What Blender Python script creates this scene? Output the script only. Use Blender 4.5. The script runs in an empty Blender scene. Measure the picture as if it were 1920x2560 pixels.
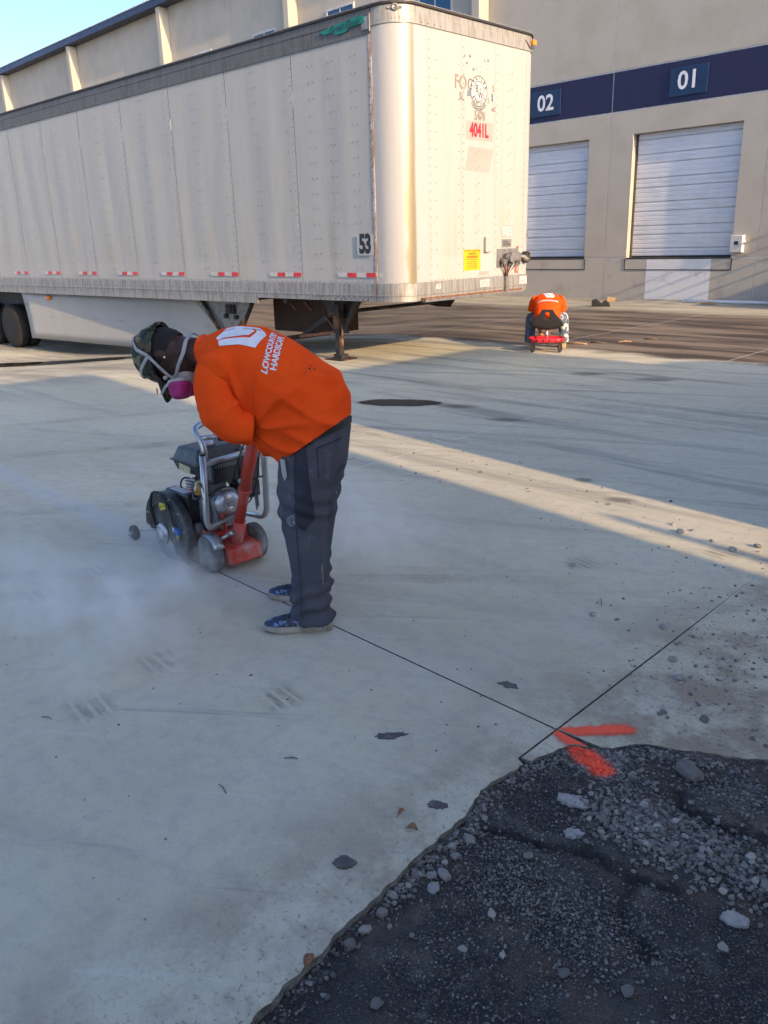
import bpy, bmesh, math, random
from mathutils import Vector, Matrix, noise as mnoise
from mathutils.bvhtree import BVHTree
R = math.radians
SC = bpy.context.scene
COL = SC.collection

# ------------------------------------------------------------------ camera
cam_d = bpy.data.cameras.new('camera')
cam_d.sensor_fit = 'VERTICAL'; cam_d.sensor_height = 36.0; cam_d.sensor_width = 27.0
cam_d.lens = 28.996; cam_d.clip_start = 0.05; cam_d.clip_end = 2000
cam = bpy.data.objects.new('camera', cam_d); COL.objects.link(cam)
_yaw, _pit, _rol = R(46.8336), R(18.1382), R(1.7089)
fw = Vector((-math.sin(_yaw)*math.cos(_pit), math.cos(_yaw)*math.cos(_pit), -math.sin(_pit)))
r0 = Vector((math.cos(_yaw), math.sin(_yaw), 0)); u0 = r0.cross(fw)
rr = math.cos(_rol)*r0 - math.sin(_rol)*u0; uu = math.sin(_rol)*r0 + math.cos(_rol)*u0
m = Matrix.Identity(4)
for i in range(3):
    m[i][0] = rr[i]; m[i][1] = uu[i]; m[i][2] = -fw[i]
m[0][3], m[1][3], m[2][3] = 0, 0, 1.6895
cam.matrix_world = m
SC.camera = cam

# ------------------------------------------------------------------ light
SUN_AZ, SUN_EL = R(6.0), R(20.0)          # from +X, a little from -Y
sdir = Vector((math.cos(SUN_EL)*math.cos(SUN_AZ), -math.cos(SUN_EL)*math.sin(SUN_AZ), math.sin(SUN_EL)))
W = bpy.data.worlds.new('World'); SC.world = W; W.use_nodes = True
nt = W.node_tree; nt.nodes.clear()
sky = nt.nodes.new('ShaderNodeTexSky'); sky.sky_type = 'NISHITA'; sky.sun_disc = False
sky.sun_elevation = SUN_EL; sky.sun_rotation = math.atan2(sdir.x, sdir.y)
sky.altitude = 50; sky.air_density = 0.5; sky.dust_density = 1.7; sky.ozone_density = 1.8
bg = nt.nodes.new('ShaderNodeBackground'); bg.inputs[1].default_value = 0.15
out = nt.nodes.new('ShaderNodeOutputWorld')
nt.links.new(sky.outputs[0], bg.inputs[0]); nt.links.new(bg.outputs[0], out.inputs[0])
sun_d = bpy.data.lights.new('sun', 'SUN'); sun_d.energy = 2.5; sun_d.angle = R(0.6); sun_d.color = (1.0, 0.68, 0.37)
sun = bpy.data.objects.new('sun', sun_d); COL.objects.link(sun)
sun.rotation_euler = sdir.to_track_quat('Z', 'Y').to_euler(); sun.location = (20, -5, 12)
SC.view_settings.view_transform = 'Standard'; SC.view_settings.look = 'None'
SC.view_settings.exposure = 1.52; SC.view_settings.gamma = 1.0
SC.view_settings.use_curve_mapping = False
SC.render.engine = 'CYCLES'
cy = SC.cycles
cy.use_denoising = True
try: cy.denoiser = 'OPENIMAGEDENOISE'
except Exception: pass
cy.max_bounces = 7; cy.transparent_max_bounces = 12; cy.volume_bounces = 4; cy.volume_step_rate = 2.0; cy.volume_max_steps = 128
cy.use_adaptive_sampling = True; cy.adaptive_threshold = 0.04

# ------------------------------------------------------------------ shader helpers
class NT:
    def __init__(s, name, alpha=False):
        s.m = bpy.data.materials.new(name); s.m.use_nodes = True
        s.t = s.m.node_tree; s.b = s.t.nodes['Principled BSDF']; s.o = s.t.nodes['Material Output']
        s.pos = s.n('ShaderNodeNewGeometry').outputs['Position']
        s.obj = s.n('ShaderNodeTexCoord').outputs['Object']
    def n(s, typ, **k):
        x = s.t.nodes.new(typ)
        for a, v in k.items(): setattr(x, a, v)
        return x
    def put(s, sock, v):
        if hasattr(v, 'is_output') or isinstance(v, bpy.types.NodeSocket): s.t.links.new(v, sock)
        elif v is not None:
            if isinstance(v, tuple) and len(v) == 3 and sock.type == 'RGBA': v = (*v, 1)
            sock.default_value = v
    def math(s, op, a, b=0.0, c=None, clamp=False):
        x = s.n('ShaderNodeMath', operation=op, use_clamp=clamp)
        s.put(x.inputs[0], a); s.put(x.inputs[1], b)
        if c is not None: s.put(x.inputs[2], c)
        return x.outputs[0]
    def vmul(s, v, k):
        x = s.n('ShaderNodeVectorMath', operation='MULTIPLY'); s.put(x.inputs[0], v); s.put(x.inputs[1], k); return x.outputs[0]
    def vadd(s, v, k):
        x = s.n('ShaderNodeVectorMath', operation='ADD'); s.put(x.inputs[0], v); s.put(x.inputs[1], k); return x.outputs[0]
    def noise(s, scale, detail=4, rough=.55, vec=None, stretch=None, dist=0):
        v = vec if vec is not None else s.pos
        if stretch: v = s.vmul(v, stretch)
        x = s.n('ShaderNodeTexNoise'); s.put(x.inputs['Vector'], v)
        x.inputs['Scale'].default_value = scale; x.inputs['Detail'].default_value = detail
        x.inputs['Roughness'].default_value = rough; x.inputs['Distortion'].default_value = dist
        return x.outputs[0]
    def voro(s, scale, vec=None, feature='F1', out='Distance', rnd=1):
        x = s.n('ShaderNodeTexVoronoi', feature=feature); s.put(x.inputs['Vector'], vec if vec is not None else s.pos)
        x.inputs['Scale'].default_value = scale; x.inputs['Randomness'].default_value = rnd
        return x.outputs[out]
    def ss(s, x, lo, hi):
        k = s.n('ShaderNodeMapRange', interpolation_type='SMOOTHSTEP'); s.put(k.inputs[0], x)
        s.put(k.inputs[1], lo); s.put(k.inputs[2], hi); return k.outputs[0]
    def mix(s, f, a, b, mode='MIX'):
        x = s.n('ShaderNodeMix', data_type='RGBA', blend_type=mode)
        s.put(x.inputs[0], f); s.put(x.inputs[6], a); s.put(x.inputs[7], b); return x.outputs[2]
    def xyz(s, v):
        x = s.n('ShaderNodeSeparateXYZ'); s.put(x.inputs[0], v); return x.outputs
    def bump(s, h, strength=.3, dist=.01):
        x = s.n('ShaderNodeBump'); x.inputs['Strength'].default_value = strength; x.inputs['Distance'].default_value = dist
        s.put(x.inputs['Height'], h); s.t.links.new(x.outputs[0], s.b.inputs['Normal'])
    def done(s, color=None, rough=None, metal=None, alpha=None, **k):
        if color is not None: s.put(s.b.inputs['Base Color'], color)
        if rough is not None: s.put(s.b.inputs['Roughness'], rough)
        if metal is not None: s.put(s.b.inputs['Metallic'], metal)
        if alpha is not None: s.put(s.b.inputs['Alpha'], alpha)
        for a, v in k.items(): s.put(s.b.inputs[a], v)
        return s.m
def wear(name, c, c2=None, rough=.5, metal=0.0, scale=8, lo=.42, hi=.68, bump=.0, bscale=60, obj=True, **k):
    """paint or metal with dirt/wear of its own"""
    s = NT(name); v = s.obj if obj else s.pos
    if c2 is None: c2 = tuple(x*.72 for x in c)
    f = s.ss(s.noise(scale, 6, .6, v), lo, hi)
    if bump: s.bump(s.noise(bscale, 3, .6, v), bump, .004)
    rg = s.math('ADD', rough, s.math('MULTIPLY', f, .12))
    return s.done(s.mix(f, c, c2), rg, metal, **k)
def paint_mask(s):
    """fluorescent marking paint sprayed as a V over slab, gravel and asphalt (world metres)"""
    p = s.xyz(s.pos); nz = s.math('MULTIPLY', s.math('SUBTRACT', s.noise(22, 5, .7), .5), .05)
    def seg(ax, ay, bx, by, w0, w1):
        dx, dy = bx-ax, by-ay; L2 = dx*dx+dy*dy
        px = s.math('SUBTRACT', p[0], ax); py = s.math('SUBTRACT', p[1], ay)
        t = s.math('DIVIDE', s.math('ADD', s.math('MULTIPLY', px, dx), s.math('MULTIPLY', py, dy)), L2, clamp=True)
        ex = s.math('SUBTRACT', px, s.math('MULTIPLY', t, dx)); ey = s.math('SUBTRACT', py, s.math('MULTIPLY', t, dy))
        d = s.math('SQRT', s.math('ADD', s.math('MULTIPLY', ex, ex), s.math('MULTIPLY', ey, ey)))
        return s.math('SUBTRACT', 1.0, s.ss(s.math('ADD', d, nz), w0, w1))
    a = seg(-1.440, 2.200, -1.290, 2.374, .012, .044)
    b = seg(-1.438, 2.196, -1.222, 2.110, .014, .054)
    return s.math('MAXIMUM', a, b)
PAINT = (1.0, 0.11, 0.05)

# ------------------------------------------------------------------ ground materials
def m_concrete():
    s = NT('concrete'); p = s.xyz(s.pos)
    big = s.ss(s.noise(.55, 5, .6), .36, .66)
    mid = s.ss(s.noise(3.2, 6, .62), .35, .7)
    fine = s.noise(90, 4, .7)
    c = s.mix(big, (.505, .474, .345), (.595, .562, .410))
    c = s.mix(s.math('MULTIPLY', mid, .32), c, (.59, .58, .50))
    # tyre scuffs: long faint streaks of rubber, two headings
    st = s.ss(s.noise(1.1, 5, .62, stretch=(.22, 2.6, 1)), .50, .68)
    rot = s.n('ShaderNodeVectorRotate', rotation_type='Z_AXIS'); s.put(rot.inputs['Vector'], s.pos); rot.inputs['Angle'].default_value = R(-24)
    st2 = s.ss(s.noise(1.3, 5, .6, rot.outputs[0], (.16, 3.4, 1)), .54, .70)
    farther = s.ss(p[1], 2.6, 6.0)
    k = s.math('MULTIPLY', st, s.math('MULTIPLY_ADD', farther, .50, .10))
    c = s.mix(k, c, (.16, .155, .145))
    k2 = s.math('MULTIPLY', st2, s.math('MULTIPLY_ADD', farther, .40, .16))
    c = s.mix(k2, c, (.20, .195, .18))
    # broom finish
    br = s.noise(1, 3, .7, stretch=(26, 260, 1))
    c = s.mix(s.math('MULTIPLY', s.ss(br, .45, .75), .16), c, (.25, .255, .25))
    # trowel scratches and pale laitance scuffs
    rot3 = s.n('ShaderNodeVectorRotate', rotation_type='Z_AXIS'); s.put(rot3.inputs['Vector'], s.pos); rot3.inputs['Angle'].default_value = R(-38)
    sc1 = s.ss(s.noise(2.4, 5, .68, rot3.outputs[0], (.35, 9, 1)), .56, .70)
    c = s.mix(s.math('MULTIPLY', sc1, .30), c, (.66, .66, .60))
    sc2 = s.ss(s.noise(2.0, 5, .66, rot3.outputs[0], (.3, 6, 1)), .60, .72)
    c = s.mix(s.math('MULTIPLY', sc2, .45), c, (.25, .245, .225))
    c = s.mix(s.math('MULTIPLY', s.ss(s.noise(12, 6, .7), .44, .66), .30), c, (.33, .325, .30))
    c = s.mix(s.math('MULTIPLY', s.ss(fine, .52, .68), .22), c, (.24, .24, .23))
    # dirt dots
    dots = s.math('SUBTRACT', 1.0, s.ss(s.voro(13), .02, .045))
    c = s.mix(s.math('MULTIPLY', dots, s.ss(s.noise(1.5, 2), .45, .6)), c, (.12, .11, .10))
    # washed-out earth near the broken edge on the right
    dr = s.math('MULTIPLY', s.ss(p[0], -2.1, -1.15), s.ss(s.noise(2.6, 7, .70), .40, .60))
    dr = s.math('MULTIPLY', dr, s.math('SUBTRACT', 1.0, s.ss(p[1], 3.9, 5.5)))
    c = s.mix(s.math('MULTIPLY', dr, .75), c, (.24, .185, .13))
    grit = s.math('MULTIPLY', s.ss(p[0], -1.9, -1.1), s.ss(s.noise(55, 4, .7), .56, .64))
    c = s.mix(s.math('MULTIPLY', grit, .7), c, (.14, .115, .09))
    # cement dust along the fresh cut
    dcut = s.math('SUBTRACT', 1.0, s.ss(s.math('ABSOLUTE', s.math('SUBTRACT', p[1], 2.19)), .01, .16))
    dcut = s.math('MULTIPLY', dcut, s.ss(p[0], -1.5, -3.6))
    c = s.mix(s.math('MULTIPLY', dcut, .5), c, (.52, .53, .52))
    # rusty ring stains
    # old oil-dark apron by the docks
    edge = s.math('ADD', p[1], s.math('MULTIPLY', s.math('SUBTRACT', s.noise(.9, 5, .6), .5), 1.1))
    ap = s.math('MULTIPLY', s.ss(edge, 10.95, 11.35), s.math('SUBTRACT', 1.0, s.math('MULTIPLY', s.ss(edge, 17.2, 18.4), .75)))
    apc = s.mix(s.ss(s.noise(.8, 6, .62, stretch=(.4, 2.6, 1)), .40, .62), (.060, .046, .034), (.215, .170, .122))
    c = s.mix(ap, c, apc)
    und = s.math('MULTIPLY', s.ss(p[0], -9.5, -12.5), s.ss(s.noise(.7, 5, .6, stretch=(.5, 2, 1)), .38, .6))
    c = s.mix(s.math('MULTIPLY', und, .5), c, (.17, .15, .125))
    h = s.math('ADD', s.math('MULTIPLY', fine, .5), s.math('MULTIPLY', br, .6))
    s.bump(h, .22, .004)
    rg = s.math('SUBTRACT', .88, s.math('MULTIPLY', ap, .22))
    return s.done(c, rg, **{'Specular IOR Level': .3})
def m_slab_side():
    s = NT('slab_side'); c = s.mix(s.ss(s.noise(30, 5, .65), .4, .65), (.22, .21, .185), (.10, .095, .08))
    s.bump(s.noise(45, 4, .7), .7, .02); return s.done(c, .9)
CRACKS = [[(-1.42, 1.58), (-1.309, 1.636), (-1.18, 1.69), (-1.059, 1.755), (-.91, 1.766), (-.80, 1.80)], [(-1.02, 2.22), (-.95, 2.119), (-.83, 2.13), (-.711, 2.156), (-.55, 2.2)], [(-.91, 1.766), (-.86, 1.62), (-.74, 1.55)]]
def m_asphalt():
    s = NT('asphalt')
    warp = s.vadd(s.pos, s.vmul(s.n('ShaderNodeTexNoise').outputs[1], (.01, .01, .01)))
    cell = s.voro(150, warp, out='Color'); cs = s.xyz(cell)
    d = s.voro(150, warp)
    stone = s.mix(cs[0], (.020, .021, .024), (.115, .110, .105))
    stone = s.mix(s.ss(cs[1], .86, .98), stone, (.22, .17, .12))
    stone = s.mix(s.ss(cs[2], .90, .99), stone, (.34, .35, .34))
    c = s.mix(s.ss(d, .36, .60), stone, (.012, .012, .014))
    dusty = s.ss(s.noise(3.0, 6, .66), .46, .66)
    c = s.mix(s.math('MULTIPLY', dusty, .70), c, s.mix(s.ss(s.noise(150, 3, .7), .35, .65), (.09, .085, .078), (.30, .285, .25)))
    c = s.mix(s.math('MULTIPLY', s.ss(s.noise(4.5, 6, .7, s.vadd(s.pos, (7, 3, 0))), .50, .62), .55), c, (.12, .092, .065))
    pq = s.xyz(s.vadd(s.pos, s.vmul(s.vadd(s.n('ShaderNodeTexNoise').outputs[1], (-.5, -.5, -.5)), (.0, .0, .0))))
    wob = s.math('MULTIPLY', s.math('SUBTRACT', s.noise(9, 5, .65), .5), .10)
    for line in CRACKS:
        for (ax, ay), (bx, by) in zip(line[:-1], line[1:]):
            dx, dy = bx-ax, by-ay; L2 = dx*dx+dy*dy
            px = s.math('SUBTRACT', pq[0], ax); py = s.math('SUBTRACT', s.math('ADD', pq[1], wob), ay)
            t = s.math('DIVIDE', s.math('ADD', s.math('MULTIPLY', px, dx), s.math('MULTIPLY', py, dy)), L2, clamp=True)
            ex = s.math('SUBTRACT', px, s.math('MULTIPLY', t, dx)); ey = s.math('SUBTRACT', py, s.math('MULTIPLY', t, dy))
            dd = s.math('SQRT', s.math('ADD', s.math('MULTIPLY', ex, ex), s.math('MULTIPLY', ey, ey)))
            c = s.mix(s.math('MULTIPLY', s.math('SUBTRACT', 1.0, s.ss(dd, .008, .040)), .85), c, (.010, .010, .011))
    tar = s.ss(s.noise(1.9, 6, .66), .50, .60)
    c = s.mix(s.math('MULTIPLY', tar, .55), c, (.022, .022, .025))
    p = s.xyz(s.pos)
    brown = s.math('MULTIPLY', s.ss(p[1], 1.9, 2.5), s.ss(s.noise(4, 5, .6), .42, .60))
    c = s.mix(s.math('MULTIPLY', brown, .7), c, (.085, .062, .042))
    wash = s.math('MULTIPLY', s.ss(s.noise(6.5, 7, .72), .60, .70), .40)
    c = s.mix(wash, c, (.30, .31, .30))
    c = s.mix(paint_mask(s), c, PAINT)
    h = s.math('SUBTRACT', 1.0, s.ss(d, .1, .65))
    s.bump(s.math('ADD', h, s.math('MULTIPLY', s.noise(14, 5, .7), .8)), .75, .012)
    return s.done(c, s.math('MULTIPLY_ADD', tar, -.25, .82))
def m_stone(name, a, b):
    s = NT(name); ri = s.n('ShaderNodeNewGeometry').outputs['Random Per Island']
    oi = s.n('ShaderNodeObjectInfo').outputs['Random']
    t = s.math('FRACT', s.math('ADD', ri, oi))
    c = s.mix(t, a, b); c = s.mix(s.math('MULTIPLY', s.ss(s.noise(60, 4), .45, .7), .35), c, (.16, .145, .125))
    c = s.mix(paint_mask(s), c, PAINT)
    s.bump(s.noise(120, 4, .6), .4, .003); return s.done(c, .85)
M = {}
M['concrete'] = m_concrete(); M['slab_side'] = m_slab_side(); M['asphalt'] = m_asphalt()
M['stone'] = m_stone('stone', (.12, .115, .105), (.36, .345, .31))
M['gravel'] = m_stone('gravel', (.030, .029, .029), (.24, .23, .21))
M['joint'] = wear('joint_fill', (.05, .048, .045), (.09, .085, .08), .95, obj=False)
M['earth'] = wear('earth', (.16, .14, .11), (.10, .09, .07), .95, obj=False, scale=.2)
M['tar'] = wear('tar', (.075, .075, .075), (.13, .125, .12), .7, scale=30, bump=.6, bscale=90, obj=False)
M['leaf'] = wear('dry_leaf', (.30, .15, .07), (.14, .07, .035), .7, scale=60, obj=False)
M['twig'] = wear('twig', (.20, .15, .10), (.10, .075, .05), .8, scale=50, obj=False)
M['wood'] = wear('raw_wood', (.45, .30, .16), (.30, .19, .10), .75, scale=20)

# ------------------------------------------------------------------ mesh helpers
class MB:
    def __init__(s): s.v = []; s.f = []; s.sm = []
    def add(s, vs, fs, smooth=False):
        o = len(s.v); s.v += [tuple(v) for v in vs]
        s.f += [tuple(i+o for i in f) for f in fs]; s.sm += [smooth]*len(fs); return s
    def box(s, x0, x1, y0, y1, z0, z1):
        vs = [(x, y, z) for z in (z0, z1) for y in (y0, y1) for x in (x0, x1)]
        return s.add(vs, [(0,2,3,1),(4,5,7,6),(0,1,5,4),(2,6,7,3),(0,4,6,2),(1,3,7,5)])
    def obox(s, c, ax, ay, az):
        """box from centre and three half-axis vectors"""
        c, ax, ay, az = Vector(c), Vector(ax), Vector(ay), Vector(az)
        vs = [c+ax*i+ay*j+az*k for k in (-1,1) for j in (-1,1) for i in (-1,1)]
        return s.add(vs, [(0,2,3,1),(4,5,7,6),(0,1,5,4),(2,6,7,3),(0,4,6,2),(1,3,7,5)])
    def bar(s, a, b, w, h, up=(0,0,1)):
        a, b = Vector(a), Vector(b); d = (b-a); L = d.length; d.normalize()
        sx = d.cross(Vector(up)); 
        if sx.length < 1e-4: sx = d.cross(Vector((0,1,0)))
        sx.normalize(); sy = sx.cross(d)
        return s.obox((a+b)/2, d*L/2, sx*w/2, sy*h/2)
    def tube(s, pts, r, n=10, cap=True, ry=None):
        pts = [Vector(p) for p in pts]; rs = r if isinstance(r, (list, tuple)) else [r]*len(pts)
        rings = []; prev = None
        for i, p in enumerate(pts):
            t = (pts[min(i+1, len(pts)-1)] - pts[max(i-1, 0)]).normalized()
            if prev is None:
                a = t.cross(Vector((0,0,1)))
                if a.length < .05: a = t.cross(Vector((1,0,0)))
            else: a = prev - t*prev.dot(t)
            a.normalize(); b = t.cross(a); prev = a
            rings.append([p + (a*math.cos(2*math.pi*k/n)+b*math.sin(2*math.pi*k/n))*rs[i] for k in range(n)])
        return s.loft(rings, cap)
    def loft(s, rings, cap=True, closed=True):
        n = len(rings[0]); vs = [v for r_ in rings for v in r_]; fs = []
        for i in range(len(rings)-1):
            for k in range(n if closed else n-1):
                k2 = (k+1) % n
                fs.append((i*n+k, i*n+k2, (i+1)*n+k2, (i+1)*n+k))
        s.add(vs, fs, True)
        if cap and closed:
            o = len(s.v)-len(vs)
            s.f.append(tuple(o+k for k in reversed(range(n)))); s.sm.append(False)
            s.f.append(tuple(o+(len(rings)-1)*n+k for k in range(n))); s.sm.append(False)
        return s
    def cyl(s, a, b, r, r2=None, n=16): return s.tube([a, b], [r, r if r2 is None else r2], n)
    def ell(s, c, rad, n=14, k=9, rot=None):
        c = Vector(c); vs = []; fs = []
        for i in range(k+1):
            th = math.pi*i/k
            for j in range(n):
                ph = 2*math.pi*j/n
                v = Vector((rad[0]*math.sin(th)*math.cos(ph), rad[1]*math.sin(th)*math.sin(ph), rad[2]*math.cos(th)))
                vs.append(c + (rot @ v if rot else v))
        for i in range(k):
            for j in range(n):
                fs.append((i*n+j, (i+1)*n+j, (i+1)*n+(j+1) % n, i*n+(j+1) % n))
        return s.add(vs, fs, True)
    def prism(s, poly, z0, z1):
        n = len(poly); vs = [(x, y, z0) for x, y in poly]+[(x, y, z1) for x, y in poly]
        fs = [tuple(reversed(range(n))), tuple(range(n, 2*n))]+[(i, (i+1) % n, n+(i+1) % n, n+i) for i in range(n)]
        return s.add(vs, fs)
    def plate(s, poly, o, ux, uy, un, t):
        """polygon in a plane (origin o, axes ux uy), thickness t along un"""
        o, ux, uy, un = Vector(o), Vector(ux), Vector(uy), Vector(un); n = len(poly)
        vs = [o+ux*x+uy*y for x, y in poly]+[o+ux*x+uy*y+un*t for x, y in poly]
        fs = [tuple(reversed(range(n))), tuple(range(n, 2*n))]+[(i, (i+1) % n, n+(i+1) % n, n+i) for i in range(n)]
        return s.add(vs, fs)
    def lathe(s, prof, o, ax, n=20):
        """profile [(r, h)] turned round axis ax through o"""
        o, ax = Vector(o), Vector(ax).normalized(); a = ax.cross(Vector((0,0,1)))
        if a.length < .1: a = ax.cross(Vector((1,0,0)))
        a.normalize(); b = ax.cross(a)
        return s.loft([[o+ax*h+(a*math.cos(2*math.pi*k/n)+b*math.sin(2*math.pi*k/n))*r_ for k in range(n)] for r_, h in prof], True)
    def mesh(s, name):
        me = bpy.data.meshes.new(name); me.from_pydata(s.v, [], s.f); me.update()
        me.polygons.foreach_set('use_smooth', s.sm)
        return me
def fixn(me):
    bm = bmesh.new(); bm.from_mesh(me); bmesh.ops.recalc_face_normals(bm, faces=bm.faces); bm.to_mesh(me); bm.free(); return me
def link(name, me, mat, parent=None, bevel=0, seg=2):
    o = bpy.data.objects.new(name, me); COL.objects.link(o)
    if mat is not None and me is not None:
        if not me.materials:
            for x in (mat if isinstance(mat, list) else [mat]): me.materials.append(M[x] if isinstance(x, str) else x)
    if parent: o.parent = parent
    if bevel:
        b = o.modifiers.new('bevel', 'BEVEL'); b.width = bevel; b.segments = seg; b.limit_method = 'ANGLE'; b.angle_limit = R(40)
    return o
def mk(name, mb, mat, parent=None, bevel=0, seg=2): return link(name, fixn(mb.mesh(name)), mat, parent, bevel, seg)
def tag(o, label, cat, group=None, kind=None):
    if label: o['label'] = label
    if cat: o['category'] = cat
    if group: o['group'] = group
    if kind: o['kind'] = kind
    return o
def empty(name, loc=(0,0,0), rz=0):
    o = bpy.data.objects.new(name, None); COL.objects.link(o); o.location = loc; o.rotation_euler = (0,0,rz); o.empty_display_size = .2; return o
def text_mesh(txt, size, bold=0.0, xs=1.0, ext=.0008, align='CENTER', shear=0, space=1.0):
    c = bpy.data.curves.new('txt', 'FONT'); c.body = txt; c.size = size; c.offset = bold*size; c.extrude = ext
    c.align_x = align; c.align_y = 'CENTER'; c.shear = shear; c.space_character = space; c.resolution_u = 3
    o = bpy.data.objects.new('txt', c); COL.objects.link(o)
    dg = bpy.context.evaluated_depsgraph_get(); dg.update()
    me = bpy.data.meshes.new_from_object(o.evaluated_get(dg))
    bpy.data.objects.remove(o); bpy.data.curves.remove(c)
    me.materials.clear()
    for v in me.vertices: v.co.x *= xs
    return me
def place(me, o, ux, uy):
    ux, uy = Vector(ux).normalized(), Vector(uy).normalized(); un = ux.cross(uy); o = Vector(o)
    for v in me.vertices: v.co = o+ux*v.co.x+uy*v.co.y+un*v.co.z
    return me
def evalmesh(mb, mods):
    o = bpy.data.objects.new('tmp', mb.mesh('tmp') if isinstance(mb, MB) else mb); COL.objects.link(o)
    for typ, kw in mods:
        md = o.modifiers.new(typ, typ)
        for k_, v in kw.items(): setattr(md, k_, v)
    dg = bpy.context.evaluated_depsgraph_get(); dg.update()
    me = bpy.data.meshes.new_from_object(o.evaluated_get(dg)); bpy.data.objects.remove(o); return me
def blob(mb, voxel=.012, smooth=6, fac=.5):
    fixed = fixn(mb.mesh('tmp'))
    me = evalmesh(fixed, [('REMESH', dict(mode='VOXEL', voxel_size=voxel)), ('SMOOTH', dict(factor=fac, iterations=smooth))])
    for p in me.polygons: p.use_smooth = True
    return me
def bisect(me, co, no):
    bm = bmesh.new(); bm.from_mesh(me)
    bmesh.ops.bisect_plane(bm, geom=bm.verts[:]+bm.edges[:]+bm.faces[:], plane_co=co, plane_no=no, clear_outer=True)
    bm.to_mesh(me); bm.free(); return me
def wrinkle(me, fn):
    me.update(); nrm = [v.normal.copy() for v in me.vertices]
    for v, n_ in zip(me.vertices, nrm): v.co += n_*fn(v.co)
    me.update(); return me
def sstep(x, a, b):
    t = max(0., min(1., (x-a)/(b-a))); return t*t*(3-2*t)
def gz(x, y): return -.5*sstep(-x, 10.5, 19.0)*(1-sstep(y, 13, 18))
# ================================================================== GROUND
rnd = random.Random(7)
tag(mk('ground', MB().add([(-600,-600,-1.2),(600,-600,-1.2),(600,600,-1.2),(-600,600,-1.2)], [(0,1,2,3)]), 'earth'), None, None, kind='structure')
JX = lambda k, y: -1.470-3.18*k-.04*(y-2.2)          # slab joints running to the wall
JY = [-16.0, -6.8, 2.2, 11.2, 20.70]
def jag(a, b, n, amp, rg):
    """polyline from a to b broken unevenly at two scales"""
    a, b = Vector((a[0], a[1], 0)), Vector((b[0], b[1], 0)); d = b-a; nn = Vector((-d.y, d.x, 0)).normalized(); o = []
    for i in range(n):
        p = a+d*(i/n); w = 1.5*amp*mnoise.noise(p*7.3)+.8*amp*mnoise.noise(p*23)+.30*amp*mnoise.noise(p*140); o.append(tuple((p+nn*w).xy))
    return o
EDGE = [(-1.20,-.9),(-1.235,.2),(-1.269,.737),(-1.302,.883),(-1.324,1.019),(-1.353,1.176),(-1.381,1.384),(-1.405,1.614),(-1.437,1.741),(-1.430,1.900),(-1.416,2.022),(-1.367,2.150),
        (-1.269,2.262),(-1.20,2.335),(-1.102,2.372),(-1.00,2.44),(-.912,2.50),(-.80,2.57),(-.62,2.60),(-.3,2.68),(.4,2.75),(1.6,2.7),(4.0,2.9)]
er = random.Random(3)
EJ = []
for a, b in zip(EDGE[:-1], EDGE[1:]):
    L = math.hypot(b[0]-a[0], b[1]-a[1]); EJ += jag(a, b, max(2, int(L/.012)) if L < .5 else 12, .012, er)
EJ.append(EDGE[-1])
def edge_x(y):                                        # x of the broken edge at y (lower stretch)
    for (a, b), (c, d) in zip(EJ[:-1], EJ[1:]):
        if min(b, d) <= y <= max(b, d) and y < 2.16: return a+(c-a)*((y-b)/(d-b) if d != b else 0)
    return -1.2
yard = tag(empty('concrete_yard'), None, None, kind='structure')
base = MB()
xs = [i*1.0 for i in range(-75, 1)]; ys = [-16+i*36.7/24 for i in range(25)]
base.add([(min(x-1.75, -1.5) if x > -2 else x-1.75, y, gz(x-1.75, y)-.028) for y in ys for x in xs], [(j*76+i, j*76+i+1, (j+1)*76+i+1, (j+1)*76+i) for j in range(24) for i in range(75)])
mk('joint_bed', base, 'joint', yard)
def slab(poly, bev=True):
    mb = MB(); n = len(poly); z0, z1 = -.17, 0
    mb.add([(x, y, z1) for x, y in poly], [tuple(range(n))])
    mb.add([(x, y, z1-.001) for x, y in poly]+[(x, y, z0) for x, y in poly], [(i, (i+1) % n, n+(i+1) % n, n+i) for i in range(n)])
    me = fixn(mb.mesh('slab'))
    me.materials.append(M['concrete']); me.materials.append(M['slab_side'])
    for p in me.polygons: p.material_index = 0 if len(p.vertices) > 4 or p.normal.z > .9 or p.normal.z < -.9 else 1
    o = link('slab', me, None, yard); return o
GAP = .0042
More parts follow.
